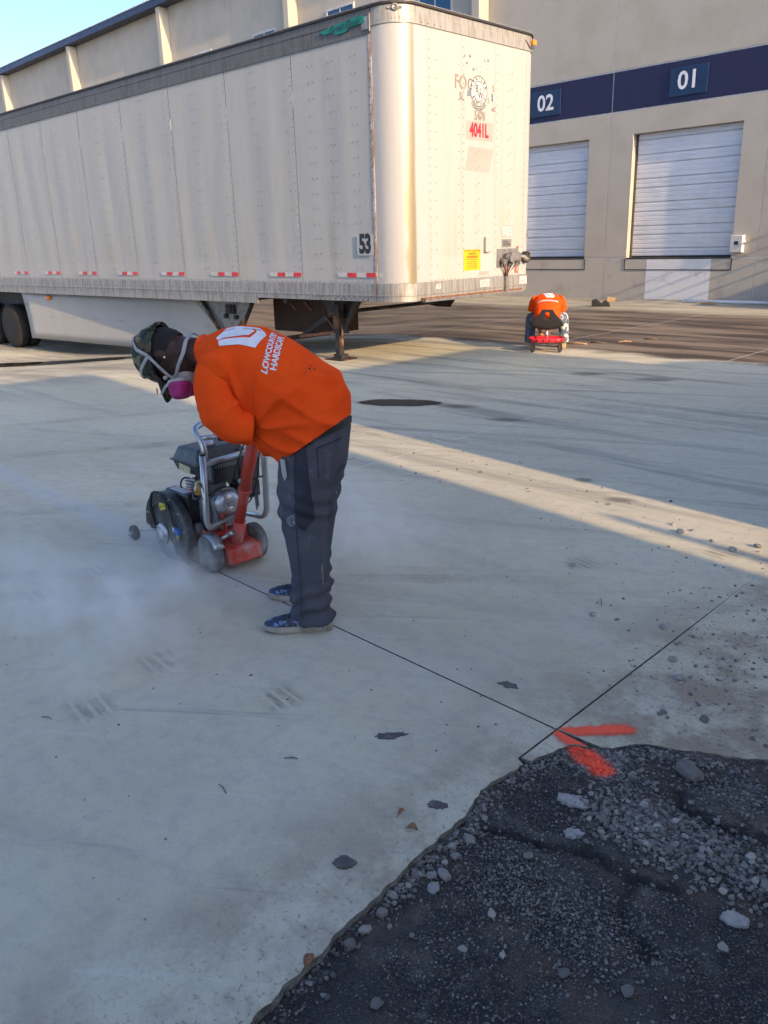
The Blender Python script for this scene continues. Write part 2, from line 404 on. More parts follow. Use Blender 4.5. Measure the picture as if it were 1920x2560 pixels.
for k in range(-6, 20):
    for j in range(len(JY)-1):
        y0, y1 = JY[j]+GAP, JY[j+1]-(GAP if j < 3 else 0)
        if k >= 1 and j == 1: y1 = JY[2]-.0003
        if k >= 1 and j == 2: y0 = JY[2]+.0003
        xr = lambda y: JX(k, y)-GAP
        xl = lambda y: JX(k+1, y)+GAP
        if k >= 0 and xl(5) > -9.5:
            if k == 0 and j == 1:
                poly = [(xl(y0), y0), (xr(y0), y0), (-1.30, -3.0)]+[p for p in EJ if p[1] < 1.96 and p[0] < -1.1]+[(xr(1.965), 1.965), (xr(y1), y1), (xl(y1), y1)]
                poly[1] = (-1.33, y0)
                slab(poly); continue
            slab([(xl(y0), y0), (xr(y0), y0), (xr((y0+y1)/2), (y0+y1)/2), (xr(y1), y1), (xl(y1), y1)])
        elif k >= 0:
            mb = MB(); nx, ny = 5, 12; vs = []
            for b in range(ny+1):
                for a in range(nx+1):
                    y = y0+(y1-y0)*b/ny; x = xl(y)+(xr(y)-xl(y))*a/nx; vs.append((x, y, gz(x, y)))
            mb.add(vs, [(b*(nx+1)+a, b*(nx+1)+a+1, (b+1)*(nx+1)+a+1, (b+1)*(nx+1)+a) for b in range(ny) for a in range(nx)], True)
            link('slab', mb.mesh('slab'), 'concrete', yard)
        elif k < 0 and j == 2:
            if k == -1:
                poly = [(JX(0, 2.2)+GAP, 2.2+GAP)]+[p for p in EJ if p[1] > 2.215 and p[0] < 1.68]+[(JX(-1, 3)-GAP, 2.72), (JX(-1, y1)-GAP, y1), (JX(0, y1)+GAP, y1)]
                slab(poly)
            else: slab([(xl(2.75), 2.95), (xr(2.75), 2.95), (xr(6), 6), (xr(y1), y1), (xl(y1), y1)])
        elif k < 0 and j == 3: slab([(xl(y0), y0), (xr(y0), y0), (xr(15), 15), (xr(y1), y1), (xl(y1), y1)])
M['sealant'] = wear('joint_sealant', (.60, .59, .54), (.46, .45, .41), .9, scale=3, obj=False)
for k in range(1, 4):
    mb = MB()
    for j in range(2, 4):
        for q in range(10):
            a, b = JY[j]+(JY[j+1]-JY[j])*q/10, JY[j]+(JY[j+1]-JY[j])*(q+1)/10
            mb.add([(JX(k, a)-.007, a, .0012+gz(JX(k, a), a)), (JX(k, a)+.007, a, .0012+gz(JX(k, a), a)), (JX(k, b)+.007, b, .0012+gz(JX(k, b), b)), (JX(k, b)-.007, b, .0012+gz(JX(k, b), b))], [(0,1,2,3)])
    mk('joint_sealant', mb, 'sealant', yard)
    mk('joint_sealant', MB().add([(JX(k, -6.7)-.006, -6.7, -.0006), (JX(k, -6.7)+.006, -6.7, -.0006), (JX(k, 2.19)+.006, 2.19, -.0006), (JX(k, 2.19)-.006, 2.19, -.0006)], [(0,1,2,3)]), 'concrete', yard)
mk('joint_sealant', MB().box(-4.66, -4.05, 2.1945, 2.2055, -.02, -.0003), 'concrete', yard)
mk('joint_dirt', MB().add([(JX(0, 3.0)-.006, 3.0, -.012), (JX(0, 3.0)+.006, 3.0, -.012), (JX(0, 11.1)+.006, 11.1, -.0015), (JX(0, 11.1)-.006, 11.1, -.0015), (JX(0, 3.8)-.006, 3.8, -.002), (JX(0, 3.8)+.006, 3.8, -.002)], [(0,1,5,4), (4,5,2,3)]), 'sealant', yard)
# little wedge of slab between the two cuts and the break
slab([(JX(0, 1.975)+GAP, 1.975)]+[p for p in EJ if 1.98 < p[1] < 2.19 and p[0] < -1.3]+[(JX(0, 2.196)+GAP, 2.196)])

# broken asphalt below the slab edge
mb = MB(); st = .014; nx, ny = int(2.9/st), int(3.9/st)
def az(x, y):
    n1 = mnoise.fractal(Vector((x*2.2, y*2.2, 3.1)), .9, 2.1, 4); n2 = mnoise.fractal(Vector((x*16, y*16, 9.7)), .8, 2.1, 3)
    cell = mnoise.cell_vector(Vector((x*2.3+.3*n1, y*2.3, 0)))
    n1 += .5*(cell[0]-.5)
    hump = .022*math.exp(-((x+1.12)/.28)**2-((y-2.05)/.22)**2)
    fall = -.012*(1-sstep(x-edge_x(min(y, 2.15)), 0, .16)) if y < 2.15 else 0
    crack = 0
    for line in CRACKS:
        for (ax, ay), (bx, by) in zip(line[:-1], line[1:]):
            dx, dy = bx-ax, by-ay; t = max(0, min(1, ((x-ax)*dx+(y+.03*n2-ay)*dy)/(dx*dx+dy*dy))); q = ((x-ax-t*dx)**2+(y+.03*n2-ay-t*dy)**2)/.016**2
            if q < 9: crack = max(crack, math.exp(-q))
    rise = .014*(1-sstep(abs(x-edge_x(min(y, 2.15))), .0, .10))*(.55+.45*sstep(y, 1.45, 1.8)) if y < 2.15 else .010
    return -.022+.012*n1+.005*n2+hump+fall+rise-.016*crack
vs = []
for j in range(ny+1):
    for i in range(nx+1):
        x = -1.56+i*st; y = -1.0+j*st; vs.append((x, y, min(az(x, y), -.005) if y > 1.9 else az(x, y)))
mb.add(vs, [(j*(nx+1)+i, j*(nx+1)+i+1, (j+1)*(nx+1)+i+1, (j+1)*(nx+1)+i) for j in range(ny) for i in range(nx)], True)
tag(link('asphalt', mb.mesh('asphalt'), 'asphalt'), None, None, kind='structure')
tag(mk('asphalt_lane', MB().add([(-1.4,-40,-.05),(60,-40,-.05),(60,-1.0,-.05),(-1.4,-1.0,-.05)], [(0,1,2,3)]).add([(1.32,-1.0,-.05),(60,-1.0,-.05),(60,3.1,-.05),(1.32,3.1,-.05)], [(0,1,2,3)]), 'asphalt'), None, None, kind='structure')

# stones ------------------------------------------------------------
def stone_mesh(seed, flat=.7, sub=1):
    bm = bmesh.new(); bmesh.ops.create_icosphere(bm, subdivisions=sub, radius=1)
    rg = random.Random(seed); sx, sy = rg.uniform(.8, 1.3), rg.uniform(.7, 1.0); off = Vector((seed*3.7, seed*1.3, 0))
    for v in bm.verts:
        k_ = (1+.34*mnoise.noise(v.co*1.5+off))*(1-.16*max(0, math.cos(3.1*v.co.x+seed)*math.sin(2.7*v.co.y+1.3*seed))); v.co = Vector((v.co.x*sx*k_, v.co.y*sy*k_, v.co.z*flat*k_))
    me = bpy.data.meshes.new('stone'); bm.to_mesh(me); bm.free()
    for p in me.polygons: p.use_smooth = False
    return me
SV = [stone_mesh(i, .55+.08*(i % 4), 2) for i in range(8)]
for me in SV: me.materials.append(M['stone'])
SG = [stone_mesh(20+i, .65, 1) for i in range(6)]
SGD = [([v.co.copy() for v in me.vertices], [tuple(p.vertices) for p in me.polygons]) for me in SG]
def surf(x, y):
    if y > 2.15: 
        # slab r
        ey = None
        for (a, b), (c, d) in zip(EJ[:-1], EJ[1:]):
            if min(a, c) <= x <= max(a, c) and b > 2.15: ey = b+(d-b)*((x-a)/(c-a) if c != a else 0)
        if x < -1.37 or (ey is not None and y > ey): return 0.0
        return min(az(x, y), -.005)
    if x < edge_x(y): return 0.0
    return min(az(x, y), -.005) if y > 1.9 else az(x, y)
def scatter(mb, n, pick, rmin, rmax, rg):
    for _ in range(n):
        p = pick(rg)
        if p is None: continue
        x, y = p; r_ = rmin+(rmax-rmin)*rg.random()**2.2; z = surf(x, y)+r_*.35
        vs, fs = SGD[rg.randrange(6)]; q = Matrix.Rotation(rg.uniform(0, 6.28), 3, 'Z')
        mb.add([q @ (v*r_)+Vector((x, y, z)) for v in vs], fs, False)
gv = MB(); gr_ = random.Random(11)
def zone(cx, cy, sx, sy):
    def f(rg):
        x, y = rg.gauss(cx, sx), rg.gauss(cy, sy)
        return (x, y) if surf(x, y) < -.001 and -1.5 < x < .6 else None
    return f
def along(w):
    def f(rg):
        i = rg.randrange(60, len(EJ)-90) if rg.random() < .7 else rg.randrange(24, len(EJ)-60)
        x, y = EJ[i]; x += abs(rg.gauss(0, w))+.004; y += rg.gauss(0, .02)-(.02 if y > 2.15 else 0)-(abs(rg.gauss(0, w*.6)) if y > 2.15 else 0)
        return (x, y) if surf(x, y) < -.001 else None
    return f
scatter(gv, 1700, along(.035), .003, .010, gr_)
scatter(gv, 1500, zone(-1.0, 1.95, .10, .06), .003, .010, gr_)
scatter(gv, 900, zone(-.92, 2.04, .13, .05), .003, .010, gr_)
scatter(gv, 900, zone(-.70, 2.0, .10, .08), .003, .010, gr_)
scatter(gv, 900, zone(-1.22, 2.14, .07, .045), .003, .010, gr_)
scatter(gv, 1500, zone(-1.13, 1.52, .13, .10), .002, .006, gr_)
scatter(gv, 1300, zone(-.86, 1.54, .10, .10), .002, .006, gr_)
scatter(gv, 1800, lambda rg: (lambda x, y: (x, y) if surf(x, y) < -.001 else None)(rg.uniform(-1.45, .1), rg.uniform(.4, 2.6)), .0015, .0045, gr_)
scatter(gv, 700, zone(-.80, 2.30, .12, .05), .002, .008, gr_)
tag(mk('gravel', gv, 'gravel'), 'loose grey gravel over the broken asphalt', 'gravel', kind='stuff')
pb = MB(); pr_ = random.Random(5)
def yardpick(rg):
    x = rg.uniform(-4.5, -1.2)-(0 if rg.random() < .6 else rg.uniform(0, 4)); y = rg.uniform(.6, 5.5)+(0 if rg.random() < .7 else rg.uniform(0, 5))
    if abs(x+2.94) < .45 and abs(y-2.17) < .4: return None
    return (x, y) if x > -10 and (x > edge_x(y) or True) and surf(x, y) > -.001 else None
scatter(pb, 420, yardpick, .002, .007, pr_)
def rightpick(rg):
    x, y = rg.gauss(-1.15, .28), rg.gauss(3.25, .5); return (x, y) if x < -.4 and y > 2.45 and surf(x, y) > -.001 else None
scatter(pb, 520, rightpick, .003, .012, pr_)
def bandpick(rg):
    x = rg.uniform(-5.5, -1.2); y = 4.15-.1*(x+1.5)+rg.uniform(-.3, .8); return (x, y)
scatter(pb, 90, bandpick, .004, .013, pr_)
tag(mk('pebbles', pb, 'stone'), 'tiny pebbles and grit strewn over the concrete', 'pebbles', kind='stuff')
# stones one can pick out
sr = random.Random(21); first = True
def stone(x, y, r_, label, group, z=None):
    o = link('stone', SV[sr.randrange(8)], None); o.scale = (r_, r_*sr.uniform(.8, 1.1), r_*sr.uniform(.8, 1))
    o.location = (x, y, (surf(x, y) if z is None else z)+r_*.38); o.rotation_euler = (sr.uniform(-.3,.3), sr.uniform(-.3,.3), sr.uniform(0, 6.28))
    return tag(o, label, 'stone', group)
stone(-1.010, 2.285, .040, 'biggest pale stone on the gravel, right of the orange paint mark', None)
for i, (x, y) in enumerate([(-1.352,1.245),(-1.345,1.30),(-1.352,1.35),(-1.325,1.375),(-1.318,1.11),(-1.305,1.05),(-1.325,1.18),(-1.30,1.40),(-1.335,1.44),(-1.36,1.50),(-1.33,1.48),(-1.345,1.56),(-1.375,1.60),(-1.37,1.66),(-1.29,1.345)]):
    stone(x+.012, y, sr.uniform(.010, .020), 'whitish stone wedged along the broken slab edge', 'stones wedged along the slab edge')
for i in range(80):
    for _ in range(50):
        x, y = (sr.gauss(-.99, .11), sr.gauss(1.95, .07)) if i < 52 else (sr.gauss(-.72, .10), sr.gauss(2.0, .10))
        if surf(x, y) < -.001: break
    stone(x, y, sr.uniform(.007, .015), 'pale grey stone lying in the gravel patch', 'stones in the gravel patch')
for x, y in [(-1.10,1.38),(-1.0,1.30),(-.86,1.36),(-1.08,1.24),(-.72,1.42),(-.62,1.7),(-1.16,1.62),(-.9,1.12),(-.66,1.22),(-1.12,.98)]:
    stone(x, y, sr.uniform(.010, .017), 'light stone lying alone on the dark asphalt', 'lone stones on the asphalt')
for x, y, r_ in [(-2.15,4.42,.026),(-2.25,4.52,.016),(-2.75,4.62,.014),(-3.9,4.68,.016),(-1.72,4.48,.024),(-1.80,4.34,.022),(-1.95,4.40,.013)]:
    stone(x, y, r_, 'small stone lying in the sunlit strip across the yard', 'stones in the sunlit strip', 0)
for x, y, r_ in [(-2.32,3.55,.022),(-1.42,2.95,.02),(-1.33,2.83,.022),(-1.12,2.62,.018),(-1.25,2.56,.014),(-1.60,3.2,.018),(-1.9,3.1,.016)]:
    stone(x, y, r_, 'small stone on the shaded concrete right of the saw cut', 'stones right of the cut', 0)

# flat marks and crumbs -----------------------------------------------
def blot(name, cx, cy, rx, ry, rot, z, mat, t=.004, n=70, amp=.25, seed=0, parent=None, zf=None):
    pts = []
    for i in range(n):
        a = 2*math.pi*i/n; k_ = 1+amp*mnoise.noise(Vector((math.cos(a)*1.7, math.sin(a)*1.7, seed*5.3)))+amp*.7*mnoise.noise(Vector((math.cos(a)*4, math.sin(a)*4, seed*2.1)))+amp*.35*mnoise.noise(Vector((math.cos(a)*11, math.sin(a)*11, seed*2.1)))
        x, y = rx*k_*math.cos(a), ry*k_*math.sin(a)
        pts.append((cx+x*math.cos(rot)-y*math.sin(rot), cy+x*math.sin(rot)+y*math.cos(rot)))
    return mk(name, MB().prism(pts, z, z+t), mat, parent)
tag(blot('tar_patch', -1.872, 1.758, .055, .018, .9, -.001, 'tar', .005, amp=.6, seed=1), 'ragged dark tar smear on the concrete below the saw cut', 'tar')
tag(blot('tar_patch', -1.492, 1.592, .030, .020, .3, -.001, 'tar', .006, amp=.5, seed=2), 'small dark tar lump nearest the gravel on the slab', 'tar')
tag(blot('tar_patch', -1.508, 1.220, .030, .026, .5, -.001, 'tar', .008, amp=.35, seed=3), 'thick grey tar lump nearest the camera on the slab', 'tar')
tag(blot('tar_patch', -1.792, 2.327, .035, .018, .2, -.001, 'tar', .005, amp=.5, seed=4), 'dark tar chip just beyond the saw cut', 'tar')
M['flake'] = wear('concrete_flake', (.36, .355, .33), (.26, .25, .23), .9, scale=40, bump=.6, bscale=120, obj=False)
for x, y, a, b, r_, lab in ((-1.20, 1.915, .055, .026, .3, 'pale concrete flake stuck on the asphalt below the paint mark'), (-1.122, 1.79, .030, .020, .5, 'small pale concrete flake on the cracked asphalt'), (-.638, 1.808, .034, .024, .2, 'pale concrete flake at the right on the asphalt')):
    tag(blot('concrete_flake', x, y, a, b, r_, az(x, y)-.006, 'flake', .012, amp=.28, seed=int(abs(x)*31)), lab, 'concrete')
def leaf(x, y, L, w, rz, label):
    n = 7; vs = []; 
    for i in range(n+1):
        t = i/n; ww = w*math.sin(math.pi*min(1, t*1.05))**.8+.0005; h = .006+.010*math.sin(t*3.0)
        vs += [(-L/2+L*t, -ww, h+.004), (-L/2+L*t, 0, h), (-L/2+L*t, ww, h+.006)]
    mb = MB().add(vs, [(i*3+a, i*3+a+1, i*3+a+4, i*3+a+3) for i in range(n) for a in (0, 1)], True)
    mb.tube([(-L/2, 0, .006), (-L/2-L*.3, .002, .002)], .0012, 5)
    o = mk('leaf', mb, 'leaf'); so = o.modifiers.new('s', 'SOLIDIFY'); so.thickness = .0012
    o.location = (x, y, 0); o.rotation_euler = (0, 0, rz); tag(o, label, 'leaf')
leaf(-1.466, 1.452, .034, .013, .4, 'curled brown leaf on the slab near the edge')
leaf(-1.541, 1.482, .026, .007, 1.6, 'small narrow pinkish leaf beside the brown leaf')
leaf(-1.31, .93, .04, .012, 1.9, 'brown leaf caught in the crack at the slab edge')
tg = random.Random(8)
for i, (x, y, L, lab) in enumerate([(-2.02,1.42,.05,'short dark twig on the slab in the foreground'),(-2.05,1.16,.06,'thin bent twig at the lower left of the slab'),(-2.9,.93,.05,'twig lying at the left edge of the slab'),(-1.95,3.25,.10,'long twig on the concrete beyond the saw cut')]):
    a = tg.uniform(0, 3.1); d = Vector((math.cos(a), math.sin(a), 0))
    tag(mk('twig', MB().tube([Vector((x, y, .004))-d*L/2, Vector((x, y, .007))+Vector((0, L*.06, 0)), Vector((x, y, .004))+d*L/2], [.0018, .0024, .0012], 6), 'twig'), lab, 'twig')
# rubber scuffs of tyre treads
def m_scuff():
    s = NT('tyre_scuff'); o = s.xyz(s.obj)
    bars = s.ss(s.math('ABSOLUTE', s.math('SINE', s.math('MULTIPLY', o[1], 52))), .30, .75)
    e = s.math('MULTIPLY', s.math('SUBTRACT', 1.0, s.ss(s.math('ABSOLUTE', o[0]), .35, 1.0)), s.math('SUBTRACT', 1.0, s.ss(s.math('ABSOLUTE', o[1]), .06, .12)))
    n_ = s.ss(s.noise(14, 5, .65, stretch=(.6, 1.2, 1)), .30, .62)
    return s.done((.10, .10, .10), .9, alpha=s.math('MULTIPLY', s.math('MULTIPLY', bars, e), s.math('MULTIPLY', n_, .30)))
M['scuff'] = m_scuff()
for x, y, L, w, rz in [(-2.852,1.08,.13,.85,-.12),(-2.368,1.634,.10,.75,-.10),(-2.991,1.458,.12,.8,-.08),(-4.084,1.414,.13,1,-.1),(-2.30,3.62,.12,.7,-.2),(-4.2,1.75,.14,.7,-.1),(-1.82,4.25,.12,.8,-.1)]:
    o = link('scuff_mark', MB().add([(-1,-.125,0),(1,-.125,0),(1,.125,0),(-1,.125,0)], [(0,1,2,3)]).mesh('scuff_mark'), 'scuff', yard)
    o.location = (x, y, .0035); o.scale = (L, w, 1); o.rotation_euler = (0, 0, rz)
# long rubbery tyre tracks
def m_track():
    s = NT('tyre_track'); o = s.xyz(s.obj)
    e = s.math('MULTIPLY', s.math('SUBTRACT', 1.0, s.ss(s.math('ABSOLUTE', o[0]), .45, 1.0)), s.math('SUBTRACT', 1.0, s.ss(s.math('ABSOLUTE', o[1]), .35, 1.0)))
    ribs = s.math('MULTIPLY_ADD', s.ss(s.math('SINE', s.math('MULTIPLY', o[1], 17)), -.6, .6), .6, .4)
    n_ = s.ss(s.noise(2.3, 6, .68), .34, .66); n2 = s.ss(s.noise(40, 4, .7), .30, .65)
    return s.done((.13, .125, .115), .9, alpha=s.math('MULTIPLY', s.math('MULTIPLY', e, ribs), s.math('MULTIPLY', s.math('MULTIPLY', n_, n2), .34)))
M['track'] = m_track()
TRK = []
def track(x0, y0, x1, y1, w):
    o = link('tyre_track', MB().add([(-1,-1,0),(1,-1,0),(1,1,0),(-1,1,0)], [(0,1,2,3)]).mesh('tyre_track'), 'track', yard)
    o.location = ((x0+x1)/2, (y0+y1)/2, .0020+.00015*len(TRK)); o.scale = (math.hypot(x1-x0, y1-y0)/2*1.3, w, 1); o.rotation_euler = (0, 0, math.atan2(y1-y0, x1-x0)); TRK.append(o)
for t_ in [(-4.9, 1.0, -3.7, 2.2, .09), (-4.6, .85, -3.6, 1.9, .08), (-9.0, 2.3, -7.2, 6.2, .14), (-7.6, 2.0, -5.6, 5.4, .14), (-3.3, 2.45, -2.2, 3.4, .08), (-6.0, 1.3, -4.7, 3.2, .11), (-6.4, 4.6, -3.6, 5.9, .16), (-8.2, 7.4, -3.2, 7.5, .20)]: track(*t_)
# spray paint on the slab
def m_spray():
    s = NT('spray_paint'); a = paint_mask(s); g = s.ss(s.noise(160, 3, .7), .25, .5)
    return s.done(PAINT, .75, alpha=s.math('MULTIPLY', a, s.math('MULTIPLY_ADD', g, .2, .8)))
M['spray'] = m_spray()
pm = MB()
pm.add([(-1.62,2.04,.0035),(JX(0,2.1)-.005,2.04,.0035),(JX(0,2.2)-.005,2.194,.0035),(-1.62,2.194,.0035)], [(0,1,2,3)])
pm.add([(-1.62,2.206,.0035),(JX(0,2.2)-.005,2.206,.0035),(JX(0,2.4)-.005,2.45,.0035),(-1.62,2.45,.0035)], [(0,1,2,3)])
pe = [p for p in EJ if 2.215 < p[1] and p[0] < -1.1]
pm.add([(JX(0,2.2)+.005, 2.208, .0035)]+[(p[0]-.001, p[1]+.002, .0035) for p in pe]+[(-1.1, 2.5, .0035), (JX(0,2.5)+.005, 2.5, .0035)], [tuple(range(len(pe)+3))])
pw = [p for p in EJ if 2.0 < p[1] < 2.19 and p[0] < -1.3]
pm.add([(JX(0,2.0)+.005, 2.0, .0035)]+[(p[0]-.001, p[1], .0035) for p in pw]+[(JX(0,2.19)+.005, 2.194, .0035)], [tuple(range(len(pw)+2))])
tag(mk('spray_paint_mark', pm, 'spray'), 'fluorescent orange spray paint V where the two cuts cross', 'paint mark')
# oil spot and puddle
def m_wet(name, c, rough, lo=.7, hi=1.0, a=.9):
    s = NT(name); o = s.xyz(s.obj)
    d = s.math('SQRT', s.math('ADD', s.math('MULTIPLY', o[0], o[0]), s.math('MULTIPLY', o[1], o[1])))
    d = s.math('ADD', d, s.math('MULTIPLY', s.math('SUBTRACT', s.noise(2.6, 6, .6, s.obj), .5), .55))
    return s.done(c, rough, alpha=s.math('MULTIPLY', s.math('SUBTRACT', 1.0, s.ss(d, lo, hi)), a))
M['oil'] = m_wet('oil_wet', (.085, .08, .065), .14, .70, .80, .88); M['damp'] = m_wet('damp_spot', (.14, .135, .12), .7, .3, 1.0, .38)
M['water'] = m_wet('puddle_water', (.045, .038, .028), .05, .82, .88, .97)
def wet(name, mat, cx, cy, rx, ry, rz, zoff=.005, parent=None, follow=False):
    n = 20; c, s_ = math.cos(rz), math.sin(rz); vs = []
    for j in range(n+1):
        for i in range(n+1):
            a, b = -1.2+2.4*i/n, -1.2+2.4*j/n
            x, y = cx+a*rx*c-b*ry*s_, cy+a*rx*s_+b*ry*c
            vs.append((a, b, (gz(x, y) if follow else 0)+zoff))
    o = link(name, MB().add(vs, [(j*(n+1)+i, j*(n+1)+i+1, (j+1)*(n+1)+i+1, (j+1)*(n+1)+i) for j in range(n) for i in range(n)], True).mesh(name), mat, parent)
    o.location = (cx, cy, 0); o.scale = (rx, ry, 1); o.rotation_euler = (0, 0, rz); return o
tag(wet('oil_stain', 'oil', -6.42, 6.30, .62, .26, .55), 'dark wet oil stain on the yard behind the bent worker', 'stain')
for x, y, a, b in [(-4.93,6.32,.28,.12),(-5.9,9.2,.3,.2),(-5.0,9.3,.35,.2),(-5.75,6.55,.3,.14),(-3.2,5.0,.1,.07),(-2.75,4.75,.14,.08),(-9.2,6.0,.3,.1)]:
    wet('damp_spot', 'damp', x, y, a, b, .5, .0038, yard)
tag(wet('puddle', 'water', -15.9, 6.6, 3.0, .62, .42, .006, None, True), 'shallow puddle lying under the trailer skirt', 'puddle')

# ================================================================== WAREHOUSE
YW = 20.70
M['wall'] = wear('wall_paint', (.47, .43, .355), (.43, .39, .32), .85, scale=1.2, bump=.12, bscale=120, obj=False)
M['wall_low'] = wear('wall_paint_low', (.47, .43, .36), (.33, .30, .255), .85, scale=1.6, lo=.5, hi=.75, bump=.12, bscale=120, obj=False)
M['band'] = wear('navy_paint', (.012, .014, .055), (.015, .018, .062), .6, scale=1.5, obj=False)
M['lit_edge_caulk'] = wear('sunlit_caulk', (.62, .60, .56), (.5, .48, .45), .8, obj=False)  # caulk kept pale to paint in the sun caught by chamfered joint edges
M['coping'] = wear('coping_metal', (.03, .037, .075), None, .4, .3, obj=False)
M['glass'] = NT('window_glass').done((.004, .06, .13), .08, 0, **{'Specular IOR Level': .6})
M['frame_w'] = wear('pale_frame', (.6, .58, .54), None, .5, obj=False)
M['door'] = wear('door_paint', (.70, .71, .72), (.64, .65, .66), .5, scale=2.5, obj=False)
M['dark'] = wear('dark_rubber', (.018, .018, .018), (.03, .03, .03), .8)
M['steel'] = wear('dark_steel', (.07, .07, .068), (.12, .09, .06), .6, .4, scale=6, obj=False)
M['white_patch'] = wear('white_patch_paint', (.70, .71, .70), (.55, .55, .54), .7, scale=2.5, lo=.55, hi=.7, obj=False)
M['sign'] = wear('sign_blue', (.006, .028, .085), None, .4, scale=3)
M['white'] = wear('white_print', (.78, .78, .78), (.7, .7, .7), .6)
wh = tag(empty('warehouse', (0, YW, 0)), 'grey tilt-up concrete warehouse with navy band and two dock doors', 'building')
def wp(name, x0, x1, z0, z1, mat, hole=None, y=0.0, th=.35):
    """wall panel with front face at y, optional opening (x0,x1,z0,z1)"""
    mb = MB()
    if hole is None: mb.box(x0, x1, y, y+th, z0, z1)
    else:
        hx0, hx1, hz0, hz1 = hole
        X = [x0, hx0, hx1, x1]; Z_ = [z0, hz1] if hz0 <= z0 else [z0, hz0, hz1]
        for face_y in (y, y+th):
            mb.add([(x0,face_y,z0),(hx0,face_y,z0),(hx0,face_y,hz1),(x0,face_y,hz1)], [(0,1,2,3)])
            mb.add([(hx1,face_y,z0),(x1,face_y,z0),(x1,face_y,hz1),(hx1,face_y,hz1)], [(0,1,2,3)])
            mb.add([(x0,face_y,hz1),(hx0,face_y,hz1),(hx1,face_y,hz1),(x1,face_y,hz1),(x1,face_y,z1),(x0,face_y,z1)], [(0,1,2,3,4,5)])
        for a, b in [((hx0,z0),(hx0,hz1)),((hx0,hz1),(hx1,hz1)),((hx1,hz1),(hx1,z0)),((x0,z0),(x0,z1)),((x1,z0),(x1,z1)),((x0,z1),(x1,z1))]:
            mb.add([(a[0],y,a[1]),(b[0],y,b[1]),(b[0],y+th,b[1]),(a[0],y+th,a[1])], [(0,1,2,3)])
    return mk(name, mb, mat, wh)
JW = [-4.62, -8.79, -12.94, -17.10, -21.4, -25.73, -30.0, -34.31, -38.6, -43.1, -47.5, -51.9, -56.3, -60.7]
G2 = .016
DOORS = {1: (-12.275, -9.41), 2: (-16.45, -13.585)}
for i in range(len(JW)-1):
    x1, x0 = JW[i]-G2, JW[i+1]+G2
    wp('base_panel', x0, x1, -.75, 1.085, 'wall_low')
    hole = None
    if i in DOORS: hole = (DOORS[i][0], DOORS[i][1], 1.1, 4.14)
    wp('wall_panel', x0, x1, 1.115, 4.690, 'wall', hole)
    wp('band_panel', x0, x1, 4.722, 5.645, 'band')
    wp('upper_panel', x0, x1, 5.677, 11.2, 'wall')
    mk('sunlit_caulk', MB().box(JW[i+1]-.02, JW[i+1]+.02, .012, .2, -.7, 11.2), 'lit_edge_caulk', wh)
for z, th in ((1.10, .0), (4.706, .0), (5.661, .0)):
    mb = MB(); runs = [(-60.7, -4.6)]
    if z == 1.10: runs = [(-60.7, DOORS[2][0]), (DOORS[2][1], DOORS[1][0]), (DOORS[1][1], -4.6)]
    for a, b in runs: mb.box(a, b, .010, .2, z-.024, z+.024)
    mk('lit_reveal_strip', mb, 'lit_edge_caulk', wh)  # pale strips stand in for sunlit groove chamfers
for x in (-17.10, -25.73, -34.31, -43.1, -51.9, -60.6):
    mk('pilaster', MB().box(x-.30, x, -.42, -.002, -.7, 11.18), 'frame_w' if False else 'wall', wh, .02)
mk('coping', MB().box(-61, -4.5, -.50, .5, 11.20, 11.47), 'coping', wh, .01)
mk('coping_cap', MB().box(-61, -4.5, -.53, .53, 11.47, 11.50), 'frame_w', wh)
mk('roof_deck', MB().box(-61, -4.5, .5, 40, 10.6, 10.8), 'wall', wh)
mk('side_wall', MB().box(-4.6, -4.3, .36, 40, -.7, 10.6), 'wall', wh)
for x in (-19.15, -23.45, -27.72, -31.97, -36.3, -40.6):
    f = MB(); x0, x1, z0, z1 = x-.64, x+.64, 7.7, 9.1
    f.box(x0-.06, x1+.06, -.05, .0, z1, z1+.07).box(x0-.06, x1+.06, -.05, 0, z0-.07, z0).box(x0-.06, x0, -.05, 0, z0, z1).box(x1, x1+.06, -.05, 0, z0, z1)
    w = mk('window', f, 'frame_w', wh); mk('pane', MB().box(x0, x1, -.022, -.003, z0, z1), 'glass', w)
    mk('mullion', MB().box(x-.02, x+.02, -.035, -.0225, z0, z1), 'frame_w', w)
